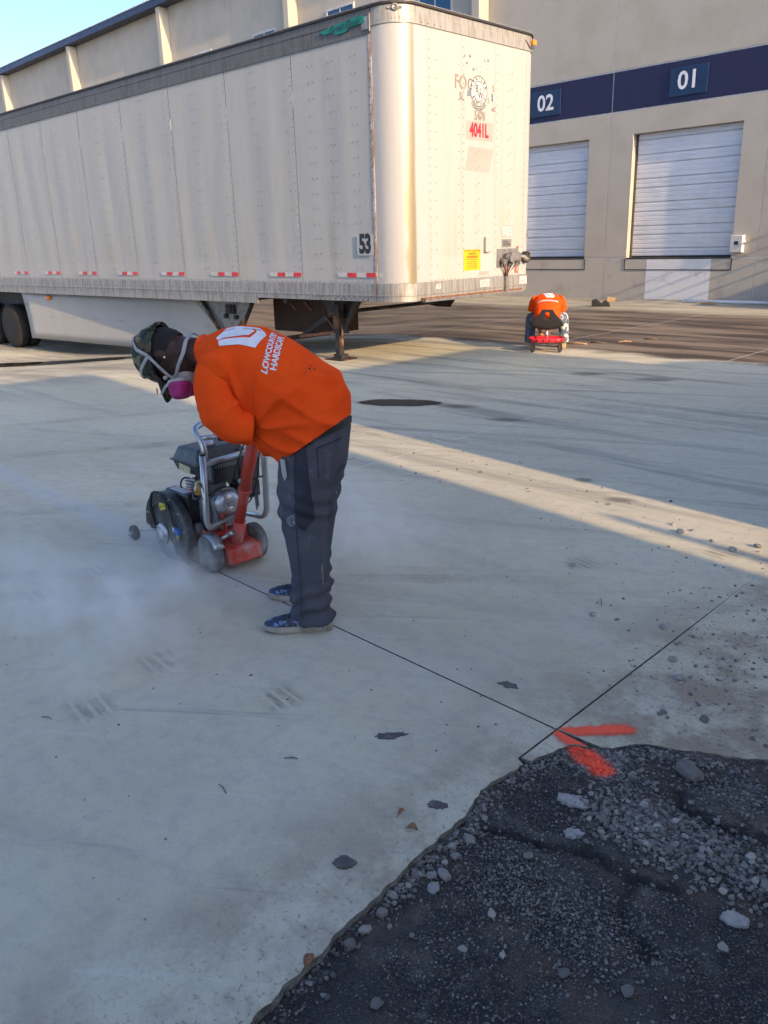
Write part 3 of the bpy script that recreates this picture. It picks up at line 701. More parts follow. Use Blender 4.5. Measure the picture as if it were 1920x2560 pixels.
for i, (x0, x1) in DOORS.items():
    d = mk('dock_door', MB().box(x0+.001, x1-.001,   .245, .26, 1.09, 4.139), 'door', wh)
    z = 1.135; k_ = 0
    hs = [.20, .35, .225, .36, .225, .36, .225, .36, .225, .35, .15]
    hs = [h*(4.135-1.135)/sum(hs) for h in hs]
    for h in hs:
        # ribbed section: profile swept across the door
        prof = [(.200, z+.006)]
        nr = 2 if h < .27 else 3
        for q in range(nr):
            a = z+.012+(h-.02)*(q/nr); b = z+.012+(h-.02)*((q+1)/nr)
            prof += [(.200, a), (.200, b-.035), (.206, b-.026), (.206, b-.012), (.200, b-.003)]
        prof += [(.200, z+h-.006), (.240, z+h-.006), (.240, z+.006)]
        mb = MB(); n = len(prof); xa, xb = x0+.05, x1-.03
        mb.add([(xa, y, zz) for y, zz in prof]+[(xb, y, zz) for y, zz in prof], [(q, (q+1) % n, n+(q+1) % n, n+q) for q in range(n)]+[tuple(range(n)), tuple(range(n, 2*n))])
        mk('door_section', mb, 'door', d); z += h
    mk('bottom_seal', MB().box(x0+.03, x1-.02, .196, .242, 1.101, 1.133), 'dark', d)
    mk('door_track', MB().box(x0+.004, x0+.046, .16, .242, 1.103, 4.13), 'steel', d)
    s0, s1 = x0-.02, x1+.02
    sf = MB().box(s0-.02, s1+.02, -.012, -.001, .775, .800).box(s0-.02, s0+.005, -.012, -.001, .802, 1.07).box(s1-.005, s1+.02, -.012, -.001, .802, 1.07)
    mk('dock_edge_angle', sf, 'steel', wh)
    mk('dock_sill', MB().box(x0, x1, -.003, .195, 1.055, 1.098), 'steel', wh)
mk('paint_patch', MB().box(-11.66, -9.90, -.0035, -.0005, .04, 1.05), 'white_patch', wh)
o = mk('control_box', MB().box(-9.40, -9.10, YW-.13, YW-.002, 1.20, 1.60), 'white', None, .012)
tag(o, 'small white control box on the wall beside dock door one', 'control box')
mk('cover_plate', MB().box(-9.385, -9.115, YW-.138, YW-.131, 1.215, 1.585), 'frame_w', o)
mk('switch_label', MB().box(-9.30, -9.20, YW-.142, YW-.139, 1.38, 1.46), 'sign', o)
mk('control_knob', MB().cyl((-9.11, YW-.07, 1.44), (-9.06, YW-.07, 1.44), .03), 'white', o)
for txt, x0, x1, lab in (('01', -11.35, -10.38, 'blue number plate reading 01 above the right dock door'), ('02', -15.52, -14.54, 'blue number plate reading 02 partly hidden by the trailer')):
    o = mk('number_sign', MB().box(x0, x1, YW-.03, YW-.002, 4.86, 5.50), 'sign', None, .004)
    tag(o, lab, 'sign')
    me = place(text_mesh(txt, .56, .018, 1.0), ((x0+x1)/2, YW-.034, 5.18), (1, 0, 0), (0, 0, 1)); link('digits', me, 'white', o)
# dock landing with railing just right of the view: its bars throw the slanting shadows on the wall
ld = tag(empty('dock_landing', (-6.9, YW, 0)), 'concrete dock landing with steel pipe railing against the warehouse', 'landing')
mk('platform', MB().box(0, 2.0, -1.45, -.004, -.05, 1.08), 'wall_low', ld, .01)
for q in range(6): mk('step', MB().box(2.0, 2.0+.29*(6-q), -1.45, -.004, -.05+.18*q*.0, .18*(q+1)*.98) if q == 0 else MB().box(2.001, 2.0+.29*(6-q), -1.449, -.005, .1765*q, .1765*(q+1)), 'wall_low', ld)
for y in (-1.40, -.72, -.04): mk('railing_post', MB().tube([(.05, y, 1.08), (.05, y, 2.24)], .024, 10), 'steel', ld)
for z in (1.38, 1.66, 1.94, 2.22): mk('railing_bar', MB().tube([(.05, -1.42, z), (.05, -.02, z)], .026, 10), 'steel', ld)
# things lying by the wall
o = MB(); prof = [(-.22,0),(.22,0),(.20,.06),(.13,.155),(.09,.16),(.0,.07),(-.12,.19),(-.215,.165)]
o.plate(prof, (0, 0, 0), (1, 0, 0), (0, 0, 1), (0, 1, 0), .18)
ch = tag(mk('wheel_chock', o, 'dark', None, .008), 'black V-shaped rubber wheel chock on the apron by the wall', 'wheel chock'); ch.location = (-11.54, 18.40, 0); ch.rotation_euler = (0, 0, .44)
wb = tag(mk('wood_block', MB().box(-.10, .10, -.05, .05, 0, .10), 'wood', None, .004), 'short raw wood block lying on the black wheel chock', 'wood'); wb.location = (-11.37, 18.58, .125); wb.rotation_euler = (.1, .15, .5)
tag(mk('white_pipe', MB().tube([(-10.40, 20.35, .045), (-8.0, 20.52, .045)], .04, 12), 'white'), 'long white pipe lying on the ground against the wall', 'pipe')
tag(mk('wood_plank', MB().obox((-9.6, 20.1, .03), (.18, .03, 0), (-.01, .05, 0), (0, 0, .025)), 'wood'), 'short wooden plank on the ground before the white pipe', 'wood')
for x, y, L, a, lab in [(-7.75, 11.72, .32, .35, 'pale broken stick on the dark apron right of the cart'), (-7.25, 12.35, .22, .9, 'short pale stick farther from the cart'), (-7.55, 12.0, .25, .2, 'dark stick on the apron right of the cart'), (-7.1, 12.9, .2, .3, 'dark thin stick near the sunlit strip')]:
    d = Vector((math.cos(a), math.sin(a), 0)); c = Vector((x, y, .012))
    tag(mk('stick', MB().tube([c-d*L/2, c+Vector((0, .015, .01)), c+d*L/2], [.012, .015, .010], 6), 'wood' if 'pale' in lab else 'twig'), lab, 'stick')
# ================================================================== TRAILER
def m_trailer():
    s = NT('trailer_white'); o = s.xyz(s.obj)
    st = s.ss(s.noise(3.0, 5, .6, s.obj, (3.2, 3.2, .16)), .46, .72)
    c = s.mix(s.math('MULTIPLY', st, .35), (.372, .375, .352), (.318, .316, .285))
    low = s.math('SUBTRACT', 1.0, s.ss(o[2], 1.2, 3.2))
    alg = s.math('MULTIPLY', s.ss(s.noise(1.6, 5, .62, s.obj, (2.0, 2, .28)), .50, .70), low)
    c = s.mix(s.math('MULTIPLY', alg, .38), c, (.31, .285, .17))
    c = s.mix(s.math('MULTIPLY', s.ss(s.noise(9, 6, .65, s.obj), .62, .75), .25), c, (.29, .28, .25))
    pale = s.math('MULTIPLY', s.math('SUBTRACT', 1.0, s.ss(s.math('ADD', o[2], s.math('MULTIPLY', s.noise(4, 4, .6, s.obj), .12)), 1.48, 1.56)), .4)
    c = s.mix(pale, c, (.415, .41, .39))
    s.bump(s.noise(2.2, 3, .5, s.obj, (1.6, 1.6, .35)), .25, .03)
    return s.done(c, .5, **{'Specular IOR Level': .2})
M['tw'] = m_trailer()
def m_alu(name, a, b, rough=.5, metal=.55):
    s = NT(name); st = s.ss(s.noise(4, 6, .65, s.obj, (5, 5, .7)), .40, .66)
    c = s.mix(s.math('MULTIPLY', st, .7), a, b); s.bump(s.noise(40, 3, .6, s.obj, (1, 1, .2)), .12, .003)
    return s.done(c, s.math('MULTIPLY_ADD', st, .2, rough), metal)
M['alu'] = m_alu('weathered_aluminium', (.36, .35, .325), (.21, .195, .165)); M['alu_top'] = m_alu('top_rail_metal', (.125, .125, .127), (.09, .09, .09), .6, .2)
M['alu_front'] = m_alu('front_rail_metal', (.36, .345, .30), (.22, .205, .17), .5, .4)
def m_corner():
    s = NT('corner_skin'); o = s.xyz(s.obj)
    ang = s.math('ARCTAN2', s.math('SUBTRACT', o[0], .10), s.math('SUBTRACT', .35, o[1]))
    n_ = s.math('MULTIPLY', s.math('SUBTRACT', s.noise(2.5, 5, .65, s.obj, (1, 1, .5)), .5), .5)
    f = s.ss(s.math('ADD', ang, n_), .95, 1.15)
    f = s.math('MULTIPLY', f, s.math('SUBTRACT', 1.0, s.ss(s.math('ADD', ang, s.math('MULTIPLY', n_, .3)), 1.40, 1.52)))
    scr = s.math('MULTIPLY', s.ss(s.noise(14, 6, .7, s.obj, (1, 1, .4)), .62, .68), s.math('SUBTRACT', 1.0, s.ss(o[2], 1.3, 1.75)))
    c = s.mix(f, (.375, .37, .352), (.33, .275, .18)); c = s.mix(scr, c, (.16, .13, .11))
    return s.done(c, s.math('MULTIPLY_ADD', f, -.12, .42), s.math('MULTIPLY', f, .45))
M['corner'] = m_corner()
M['rivet'] = wear('rivet_metal', (.20, .195, .185), None, .5, .4)
M['rust'] = wear('rust', (.22, .10, .05), (.10, .05, .03), .85, scale=15)
M['black'] = wear('black_paint', (.02, .02, .02), (.05, .035, .025), .6, scale=9)
M['rusty_black'] = wear('rusty_black_steel', (.022, .02, .019), (.16, .075, .035), .75, scale=5, lo=.5, hi=.68)
M['brown_box'] = wear('brown_rusty_box', (.035, .02, .014), (.06, .032, .02), .8, scale=3)
M['red_tape'] = wear('red_tape', (.62, .02, .03), None, .3, scale=20); M['white_tape'] = wear('white_tape', (.50, .49, .46), None, .35, scale=20)
M['print_black'] = wear('print_black', (.015, .015, .015), (.03, .03, .03), .6); M['print_red'] = wear('print_red', (.50, .010, .03), (.42, .03, .045), .6)
M['print_tan'] = wear('print_tan', (.21, .17, .125), (.32, .30, .27), .7, scale=30); M['ghost'] = wear('ghost_patch', (.305, .292, .26), (.33, .317, .288), .6, scale=4)
M['number_ground'] = wear('number_ground', (.40, .40, .385), None, .6, scale=3, lo=.7, hi=.9); M['ghost_pale'] = wear('ghost_pale', (.46, .45, .43), None, .6); M['print_grey'] = wear('print_grey', (.11, .105, .10), (.22, .215, .20), .7, scale=40)
M['print_blue'] = wear('print_blue', (.01, .09, .22), (.25, .27, .28), .6, scale=40, lo=.4, hi=.6)
M['yellow'] = wear('yellow_placard', (.62, .42, .0), None, .5); M['orange_print'] = wear('orange_print', (.80, .16, .01), None, .6)
M['amber'] = NT('amber_lens').done((.75, .22, .01), .25); M['emblem'] = wear('green_emblem', (.0, .17, .12), (.0, .10, .075), .35)
M['emblem_dark'] = wear('green_emblem_dark', (.005, .06, .045), None, .4)
M['skirt'] = m_trailer(); M['tyre'] = wear('tyre_rubber', (.011, .011, .011), (.022, .021, .02), .85, scale=6)
M['cable'] = wear('cable_black', (.02, .02, .02), None, .5); M['cable_red'] = wear('cable_red', (.45, .08, .05), None, .5); M['plate_grey'] = wear('plate_grey', (.24, .235, .22), (.17, .16, .15), .5, .5, scale=12)
TR = tag(empty('semi_trailer', (-8.452, 7.9276, 0), R(2.8814)), 'long dirty white box trailer with rounded nose parked beside the warehouse', 'trailer')
FX, WT, RC, PW, LEN = .45, 3.12, .35, 1.52, -16.0
def outline(off=0.0, x_start=LEN, far=True):
    pts = [(x_start, -off), (FX-RC, -off)]
    for i in range(1, 13):
        a = -math.pi/2+math.pi/2*i/12; pts.append((FX-RC+(RC+off)*math.cos(a), RC+(RC+off)*math.sin(a)))
    for i in range(0, 13):
        a = math.pi/2*i/12; pts.append((FX-RC+(RC+off)*math.cos(a), WT-RC+(RC+off)*math.sin(a)))
    if far: pts.append((x_start, WT+off))
    return pts
def sweep(name, prof, mat, x_start=LEN, x_end=None):
    """profile [(offset, z)] swept along the plan outline"""
    lines = [outline(o_, x_start) for o_, z in prof]; n = len(lines[0]); mb = MB()
    for (pa, (o0, z0)), (pb_, (o1, z1)) in zip(zip(lines[:-1], prof[:-1]), zip(lines[1:], prof[1:])):
        mb.add([(x, y, z0) for x, y in pa]+[(x, y, z1) for x, y in pb_], [(i, i+1, n+i+1, n+i) for i in range(n-1)], False)
    me = fixn(mb.mesh(name)); return link(name, me, mat, TR)
def rivets(name, pts, n, parent, r_=.009, h=.004, mat='rivet'):
    n = Vector(n); a = n.cross(Vector((0, 0, 1)))
    if a.length < .1: a = Vector((1, 0, 0))
    a.normalize(); b = n.cross(a); mb = MB()
    for p in pts:
        p = Vector(p); vs = [p+(a*math.cos(k*math.pi/3)+b*math.sin(k*math.pi/3))*r_ for k in range(6)]+[p+(a*math.cos(k*math.pi/3)+b*math.sin(k*math.pi/3))*r_*.55+n*h for k in range(6)]
        mb.add(vs, [(k, (k+1) % 6, 6+(k+1) % 6, 6+k) for k in range(6)]+[(6,7,8,9,10,11)])
    return tag(link(name, mb.mesh(name), mat, parent), None, None, kind='stuff')
ZB, ZT = 1.13, 4.17
zr = lambda z0, z1, d: [z0+d*(i+.5) for i in range(int((z1-z0)/d))]
for i in range(11):
    x1, x0 = -PW*i-.004, -PW*(i+1)+.004; mb = MB(); nx, nz = 30, 14; vs = []
    for k_ in range(nz+1):
        for j in range(nx+1):
            u, v = j/nx, k_/nz; x = x0+(x1-x0)*u; z = ZB+(ZT-ZB)*v
            env = math.sin(math.pi*u)**.6*math.sin(math.pi*min(1, max(0, v)))**.5
            w = .0045*math.sin(2*math.pi*(u*2.0+.35*mnoise.noise(Vector((i*3.1, v*1.3, 0)))+.13*i))+.010*mnoise.noise(Vector((x*1.1, z*.35, i*1.7)))
            vs.append((x, -w*env, z))
    mb.add(vs, [(k_*(nx+1)+j, k_*(nx+1)+j+1, (k_+1)*(nx+1)+j+1, (k_+1)*(nx+1)+j) for k_ in range(nz) for j in range(nx)], True)
    p = link('side_panel', mb.mesh('side_panel'), 'tw', TR)
    pts = [(x1-.035, -.002, z) for z in zr(1.2, 4.14, .105)]
    for fx in ((.40, .46) if i else (.22, .28, .48, .54, .76, .82)): pts += [(x0+PW*fx, -.008, z+(.1 if i % 2 else 0)) for z in zr(1.25, 4.1, .20)]
    if i: pts += [(x0+PW*.90, -.006, z) for z in zr(1.25, 4.1, .26)]
    pts += [(x0+.05+.11*q, -.002, 1.172) for q in range(13)]
    rivets('panel_rivets', pts, (0, -1, 0), p, .010, .004)
# rust-streaked joint strip
def m_ruststrip():
    s = NT('rusty_joint'); f = s.ss(s.noise(6, 6, .65, s.obj, (2, 2, .5)), .38, .62)
    return s.done(s.mix(f, (.62, .55, .47), (.34, .19, .10)), .7)
M['ruststrip'] = m_ruststrip()
sj = mk('joint_strip', MB().box(-.022, .020, -.007, -.001, 1.15, 4.16), 'ruststrip', TR); rivets('strip_rivets', [(0, -.008, z) for z in zr(1.2, 4.14, .10)], (0, -1, 0), sj, .009, .004, 'rust')
# nose: corner skins and front panels
def skin(name, pts, z0, z1, mat, smooth=True, nz=1):
    n = len(pts); mb = MB(); mb.add([(x, y, z0+(z1-z0)*k_/nz) for k_ in range(nz+1) for x, y in pts], [(k_*n+i, k_*n+i+1, (k_+1)*n+i+1, (k_+1)*n+i) for k_ in range(nz) for i in range(n-1)], smooth)
    return link(name, fixn(mb.mesh(name)), mat, TR)
ol = outline()
arc1 = [(.024, 0)]+ol[1:14]; arc1.append((FX, .566))
skin('corner_panel', arc1, ZB, 4.25, 'corner')
arc2 = [(FX, WT-RC+.0)]+ol[14:27]; arc2 = ol[14:27]+[(0.0, WT)]
skin('corner_panel', arc2, ZB, 4.25, 'tw')
FY = [.570, 1.275, 2.03, WT-RC]
for a, b in zip(FY[:-1], FY[1:]):
    mb = MB(); n = 16; mb.add([(FX-.006*math.sin(math.pi*i/n)*abs(mnoise.noise(Vector((a*3, i*.2, k_*.4)))), a+.003+(b-a-.006)*i/n, ZB+(4.25-ZB)*k_/10) for k_ in range(11) for i in range(n+1)], [(k_*(n+1)+i, k_*(n+1)+i+1, (k_+1)*(n+1)+i+1, (k_+1)*(n+1)+i) for k_ in range(10) for i in range(n)], True)
    p = link('front_panel', mb.mesh('front_panel'), 'tw', TR)
    pts = [(FX+.001, a+.035, z) for z in zr(1.2, 4.2, .105)]
    if a > .6: pts += [(FX+.001, a+(b-a)*.42, z) for z in zr(1.25, 4.1, .21)]+[(FX+.001, a+(b-a)*.52, z+.03) for z in zr(1.25, 4.1, .21)]
    else: pts += [(FX+.001, a+.16, z) for z in zr(1.25, 4.1, .21)]+[(FX+.001, b-.07, z) for z in zr(1.25, 4.1, .21)]
    if b > 2.5: pts += [(FX+.001, b-.02, z) for z in zr(1.2, 4.1, .105)]
    pts += [(FX+.001, a+.04+.085*q, 1.168) for q in range(int((b-a)/.085))]
    rivets('panel_rivets', pts, (1, 0, 0), p)
for a in FY[:3]: mk('seam_strip', MB().box(FX-.004, FX+.0015, a-.012, a+.0028, ZB, 4.24), 'tw', TR)
pts = []
skin('side_panel', [(LEN, WT), (0, WT)], ZB, 4.2, 'tw', False); skin('rear_panel', [(LEN, 0), (LEN, WT)], .9, 4.4, 'tw', False)
# bottom rail
br = sweep('bottom_rail', [(.004, 1.152), (.014, 1.146), (.014, 1.004), (.022, .998), (.022, .984), (.012, .978), (.012, .912), (-.03, .912)], 'alu')
lr = mk('lower_rail', MB().box(LEN, -2.62, -.0105, .03, .828, .9105), 'alu', TR)
rv = []
for q in range(100):
    x = -.15-.16*q
    rv += [(x, -.015, 1.10), (x+.06, -.015, 1.05)] if q % 3 else [(x, -.015, 1.05)]
    rv += [(x, -.013, .955), (x-.05, -.013, .935)]
rivets('rail_rivets', rv, (0, -1, 0), br, .011, .006)
rivets('rail_rivets', [(-.05-.055*q, -.0125, .94+.022*(q % 2)) for q in range(26)], (0, -1, 0), br, .011, .006, 'steel')
for q in range(9): mk('rail_seam', MB().box(-.52-1.9*q, -.514-1.9*q, -.0155, -.0141, 1.006, 1.145), 'steel', br)
mk('nose_joint', MB().box(-.004, .012, -.024, -.0225, .915, 1.15), 'rust', br)
fb = mk('front_sill', MB().box(FX+.013, FX+.035, .45, WT-.34, .885, .925), 'plate_grey', TR, .004)
mk('sill_rust', MB().box(FX+.0125, FX+.018, .42, WT-.35, .926, .95), 'rust', TR)
mk('bolt_plug', MB().cyl((FX-.03, .38, .92), (FX+.05, .40, .915), .035, .03, 10), 'black', TR)
# top rail and roof
L_ = outline(.012); n = len(L_)
tr_ = MB()
side_pts = [(LEN, -.012), (.03, -.012)]
tr_.box(LEN, .028, -.014, .02, 4.150, 4.330).box(LEN, .028, -.020, .02, 4.331, 4.350).box(LEN, .028, -.008, .02, 4.351, 4.43)
mk('top_rail', tr_, 'alu_top', TR)
rivets('rail_rivets', [(-.08-.10*q, -.015, 4.175) for q in range(150)]+[(-.5-1.52*q+.08*w, -.015, 4.24+.05*v) for q in range(10) for w in (0, 1) for v in (0, 1)], (0, -1, 0), TR.children[-1], .011, .005)
def nose_sweep(name, prof, mat):
    lines = []
    for off, z in prof:
        o_ = outline(off); lines.append([(.032, -off)]+o_[1:-1]+[(.0, WT+off)])
    n = len(lines[0]); mb = MB()
    for k_ in range(len(prof)-1): mb.add([(x, y, prof[k_][1]) for x, y in lines[k_]]+[(x, y, prof[k_+1][1]) for x, y in lines[k_+1]], [(i, i+1, n+i+1, n+i) for i in range(n-1)], False)
    return link(name, fixn(mb.mesh(name)), mat, TR)
nr = nose_sweep('nose_rail', [(.002, 4.228), (.014, 4.230), (.014, 4.350), (.004, 4.356), (.004, 4.430)], 'alu_front')
nl = outline(.014); rivets('rail_rivets', [(FX+.014, .45+.12*q, 4.262) for q in range(4)], (1, 0, 0), nr, .011, .006)
for i in range(2, 14): rivets('corner_rivet', [(nl[i][0], nl[i][1], 4.275)], (nl[i][0]-.10, nl[i][1]-RC, 0), nr, .012, .008)
ro = [(x, y) for x, y in outline(.028, LEN-.05)]
mk('roof', MB().prism(ro, 4.431, 4.462), 'black', TR, .008)
mk('roof_trim', MB().prism([(x, y) for x, y in outline(.022, LEN)], 4.463, 4.470), 'alu', TR)
mk('rail_bracket', MB().box(-.12, .01, -.024, -.0145, 4.20, 4.345).box(.012, .027, -.03, -.0145, 4.17, 4.37), 'alu', TR, .003)
# nose marker light and hook
a = -math.pi/4*1.05; hx, hy = FX-RC+RC*math.cos(a)+.004, RC+RC*math.sin(a)
lm = mk('marker_lamp', MB().lathe([(.045, 0), (.045, .02), (.03, .03), (.026, .022), (.0, .02)], (hx, hy, 4.392), (math.cos(a), math.sin(a), 0), 16), 'plate_grey', TR)
mk('lamp_bracket', MB().obox((hx, hy, 4.392), (.09*math.sin(-a), .09*math.cos(a), 0), (.008*math.cos(a), .008*math.sin(a), 0), (0, 0, .012)), 'plate_grey', TR)
for y_, z_ in ((2.90, 4.345),): 
    mk('marker_lamp', MB().obox((FX+.03, y_, z_), (.02, 0, 0), (0, .045, 0), (0, 0, .035)), 'amber', TR, .008)
mk('lamp_wire', MB().tube([(FX+.02, 2.70, 4.36), (FX+.022, 2.76, 4.31), (FX+.02, 2.82, 4.27), (FX+.02, 2.93, 4.28)], .006, 6), 'cable', TR)
# emblem
em = [(-.896,4.300),(-.62,4.340),(-.25,4.368),(-.12,4.372),(-.06,4.335),(-.06,4.300),(-.10,4.275),(-.33,4.262),(-.40,4.225),(-.56,4.222),(-.66,4.262),(-.80,4.258),(-.84,4.280)]
e = mk('emblem', MB().plate(em, (0, -.021, 0), (1,0,0), (0,0,1), (0,-1,0), .012), 'emblem', TR, .003)
link('lettering', place(text_mesh('Great Dane', .115, .01, 1.0, shear=.25), (-.42, -.0345, 4.300), (1,0,.05), (0,0,1)), 'emblem_dark', e)
# reflective tape
for i in range(9):
    x1 = -PW*i-.004; t = mk('reflective_tape', MB().box(x1-.745, x1, -.0125, -.0095, 1.232, 1.294), 'white_tape', TR)
    for q in (0, 2): mk('red_segment', MB().box(x1-.186*(q+1)+.003, x1-.186*q-.003, -.0145, -.013, 1.234, 1.292), 'red_tape', t)
mk('reflective_tape', MB().box(.026, .10, -.004, -.001, 1.234, 1.292), 'white_tape', TR)
# number on the side
nb = mk('number_backing', MB().box(-.345, -.030, -.0175, -.0155, 1.520, 1.795), 'number_ground', TR)
link('number', place(text_mesh('53', .335, .045, .72, space=.92), (-.186, -.0190, 1.657), (1,0,0), (0,0,1)), 'print_black', nb)
# front decals ------------------------------------------------------
Y_, Z_ = (0,1,0), (0,0,1)
def ftxt(txt, y, z, size, mat, parent=TR, bold=.02, xs=.8, name='lettering', rot=0, d=.0035, **k):
    ux = (0, math.cos(rot), math.sin(rot)); uy = (0, -math.sin(rot), math.cos(rot))
    return link(name, place(text_mesh(txt, size, bold, xs, **k), (FX+d, y, z), ux, uy), mat, parent)
def fbox(name, y0, y1, z0, z1, mat, t=.002, d=.0008, parent=TR, bev=0): return mk(name, MB().box(FX+d, FX+d+t, y0, y1, z0, z1), mat, parent, bev)
mk('decal_oval', MB(), 'white_tape', TR) if False else None
def ellipse_ring(cy, cz, a, b, wdt, mat, d, parent, name='ring'):
    n = 40; mb = MB(); vs = []
    for i in range(n):
        t = 2*math.pi*i/n; vs += [(FX+d, cy+a*math.cos(t), cz+b*math.sin(t)), (FX+d, cy+(a-wdt)*math.cos(t), cz+(b-wdt)*math.sin(t))]
    mb.add(vs, [(2*i, 2*((i+1) % n), 2*((i+1) % n)+1, 2*i+1) for i in range(n)]); return link(name, fixn(mb.mesh(name)), mat, parent)
OC, OZ = 1.640, 3.598
n = 40; ov = mk('logo_oval', MB().plate([(.185*math.cos(2*math.pi*i/n), .192*math.sin(2*math.pi*i/n)) for i in range(n)], (FX+.0008, OC, OZ), Y_, Z_, (1,0,0), .0015), 'white_tape', TR)
ellipse_ring(OC, OZ, .186, .193, .010, 'print_black', .0034, ov); ellipse_ring(OC, OZ, .118, .128, .008, 'print_black', .0034, ov)
for word, a0, a1, flip in (('TRAILER', 160, 20, 0), ('RENTALS', 212, 328, 1)):
    for i, chh in enumerate(word):
        a = R(a0+(a1-a0)*i/(len(word)-1)); ftxt(chh, OC+.150*math.cos(a), OZ+.158*math.sin(a), .058, 'print_black', ov, .02, .9, 'letter', a-math.pi/2+(math.pi if flip else 0))
ftxt('B', OC-.045, OZ+.03, .13, 'print_black', ov, .0, .9, 'letter'); ftxt('W', OC+.035, OZ-.05, .12, 'print_black', ov, .0, .85, 'letter'); ftxt('&', OC+.038, OZ+.03, .055, 'print_grey', ov, .0, .9, 'letter')
rb = []
for i in range(13): a = R(222+96*i/12); rb.append((.196*math.cos(a), .202*math.sin(a)-.004))
for i in range(13): a = R(318-96*i/12); rb.append((.240*math.cos(a)*.93, .240*math.sin(a)))
rbn = mk('logo_ribbon', MB().plate(rb, (FX+.0008, OC, OZ), Y_, Z_, (1,0,0), .0017), 'print_grey', TR)
for i, chh in enumerate('800-222-5257'): a = R(228+84*i/11); ftxt(chh, OC+.214*math.cos(a), OZ+.222*math.sin(a), .036, 'white_tape', rbn, .01, .9, 'letter', a+math.pi/2)
ftxt('FO', 1.24, 3.665, .24, 'print_tan', TR, .015, .85); ftxt('SL', 1.26, 3.50, .13, 'print_grey', TR, 0, .9); ftxt('C', 1.44, 3.66, .20, 'print_grey', TR, 0, .8)
fbox('logo_fragment', 1.385, 1.455, 3.52, 3.60, 'print_blue'); fbox('logo_fragment', 1.93, 1.965, 3.50, 3.60, 'print_blue')
ftxt('5', 1.86, 3.50, .10, 'print_tan', TR, 0, .8); ftxt('AIC', 1.98, 3.40, .085, 'print_tan', TR, 0, .8); ftxt('S', 1.97, 3.66, .12, 'print_tan', TR, 0, .8)
ftxt('5478', 1.665, 3.292, .155, 'print_tan', TR, .03, .80); ftxt('L', 1.90, 3.275, .155, 'ghost_pale', TR, .03, .8)
fbox('number_backing', 1.36, 1.97, 2.985, 3.225, 'ghost', .0006)
ftxt('4041L', 1.652, 3.105, .235, 'print_red', TR, .04, .72, d=.0042)
mk('ghost_patch', MB().plate([(1.42, 2.90), (1.985, 2.885), (1.90, 2.575), (1.345, 2.59)], (FX+.0008, 0, 0), Y_, Z_, (1,0,0), .001), 'ghost', TR)
yp = fbox('yellow_placard', 1.313, 1.700, 1.262, 1.550, 'yellow')
ftxt('DO NOT LOAD FOR', 1.507, 1.528, .040, 'print_black', yp, .01, .95); ftxt('SCHNEIDER', 1.507, 1.490, .040, 'print_black', yp, .01, .95)
fbox('orange_bar', 1.38, 1.635, 1.432, 1.462, 'orange_print', .0012, .0032, yp); fbox('orange_bar', 1.37, 1.645, 1.406, 1.416, 'orange_print', .0012, .0032, yp)
for q in range(5): fbox('text_line', 1.39-.02*(q % 2), 1.62+.03*(q % 2), 1.378-.022*q, 1.384-.022*q, 'print_black', .0008, .0032, yp)
fbox('placard', 2.22, 2.486, 1.708, 1.868, 'white_tape', .003)
p = fbox('placard_border', 2.222, 2.484, 1.855, 1.864, 'print_grey', .0008, .0042); fbox('placard_border', 2.222, 2.484, 1.711, 1.717, 'print_grey', .0008, .0042); fbox('placard_border', 2.222, 2.229, 1.718, 1.854, 'print_grey', .0008, .0042); fbox('placard_border', 2.477, 2.484, 1.718, 1.854, 'print_grey', .0008, .0042)
for q in range(4): fbox('text_line', 2.25+.11*(q % 2), 2.34+.11*(q % 2), 1.74+.025*q, 1.747+.025*q, 'print_grey', .0006, .0042)
fbox('id_plate', 2.226, 2.466, 1.560, 1.674, 'plate_grey', .004, bev=.001)
for q in range(3): fbox('text_line', 2.25, 2.44-.03*q, 1.588+.025*q, 1.598+.025*q, 'print_black', .0006, .0052)
mk('document_tube', MB().box(FX+.001, FX+.05, 1.78, 1.90, 1.50, 1.715), 'tw', TR, .012)
fbox('grab_slot', 2.885, 2.905, 1.70, 1.80, 'print_grey')
# electrical connection box
eb = fbox('connection_plate', 2.10, 2.645, 1.275, 1.540, 'plate_grey', .012, bev=.003)
mk('seven_pin_socket', MB().cyl((FX+.0, 2.30, 1.42), (FX+.13, 2.30, 1.40), .055).cyl((FX+.131, 2.30, 1.40), (FX+.15, 2.30, 1.40), .06), 'plate_grey', eb)
mk('connection_box', MB().box(FX+.014, FX+.12, 2.34, 2.58, 1.35, 1.48), 'plate_grey', eb, .02)
mk('glad_hand', MB().cyl((FX+.014, 2.55, 1.43), (FX+.16, 2.62, 1.41), .03).cyl((FX+.12, 2.60, 1.42), (FX+.16, 2.68, 1.36), .035), 'plate_grey', eb); mk('glad_hand', MB().cyl((FX+.014, 2.20, 1.38), (FX+.12, 2.17, 1.35), .035), 'plate_grey', eb)
for q, (y0, mt) in enumerate([(2.18,'cable'),(2.24,'cable_red'),(2.31,'cable'),(2.40,'cable'),(2.52,'cable'),(2.47,'white_tape')]):
    mk('cable', MB().tube([(FX+.07, y0, 1.36), (FX+.06, y0+(2.31-y0)*.2, 1.29), (FX+.05, y0+(2.31-y0)*.7, 1.21), (FX+.03, 2.29+.008*q, 1.14)], .009, 7), mt, TR)
fbox('cable_conduit', 2.275, 2.345, .93, 1.145, 'plate_grey', .04, .014)
vt = mk('round_vent', MB().lathe([(.0, .02), (.06, .02), (.075, 0), (.085, 0), (.085, .07), (.078, .085), (.066, .085), (.064, .03), (.0, .028)], (FX+.0, 2.80, 1.405), (1, .25, 0), 20), 'black', TR)
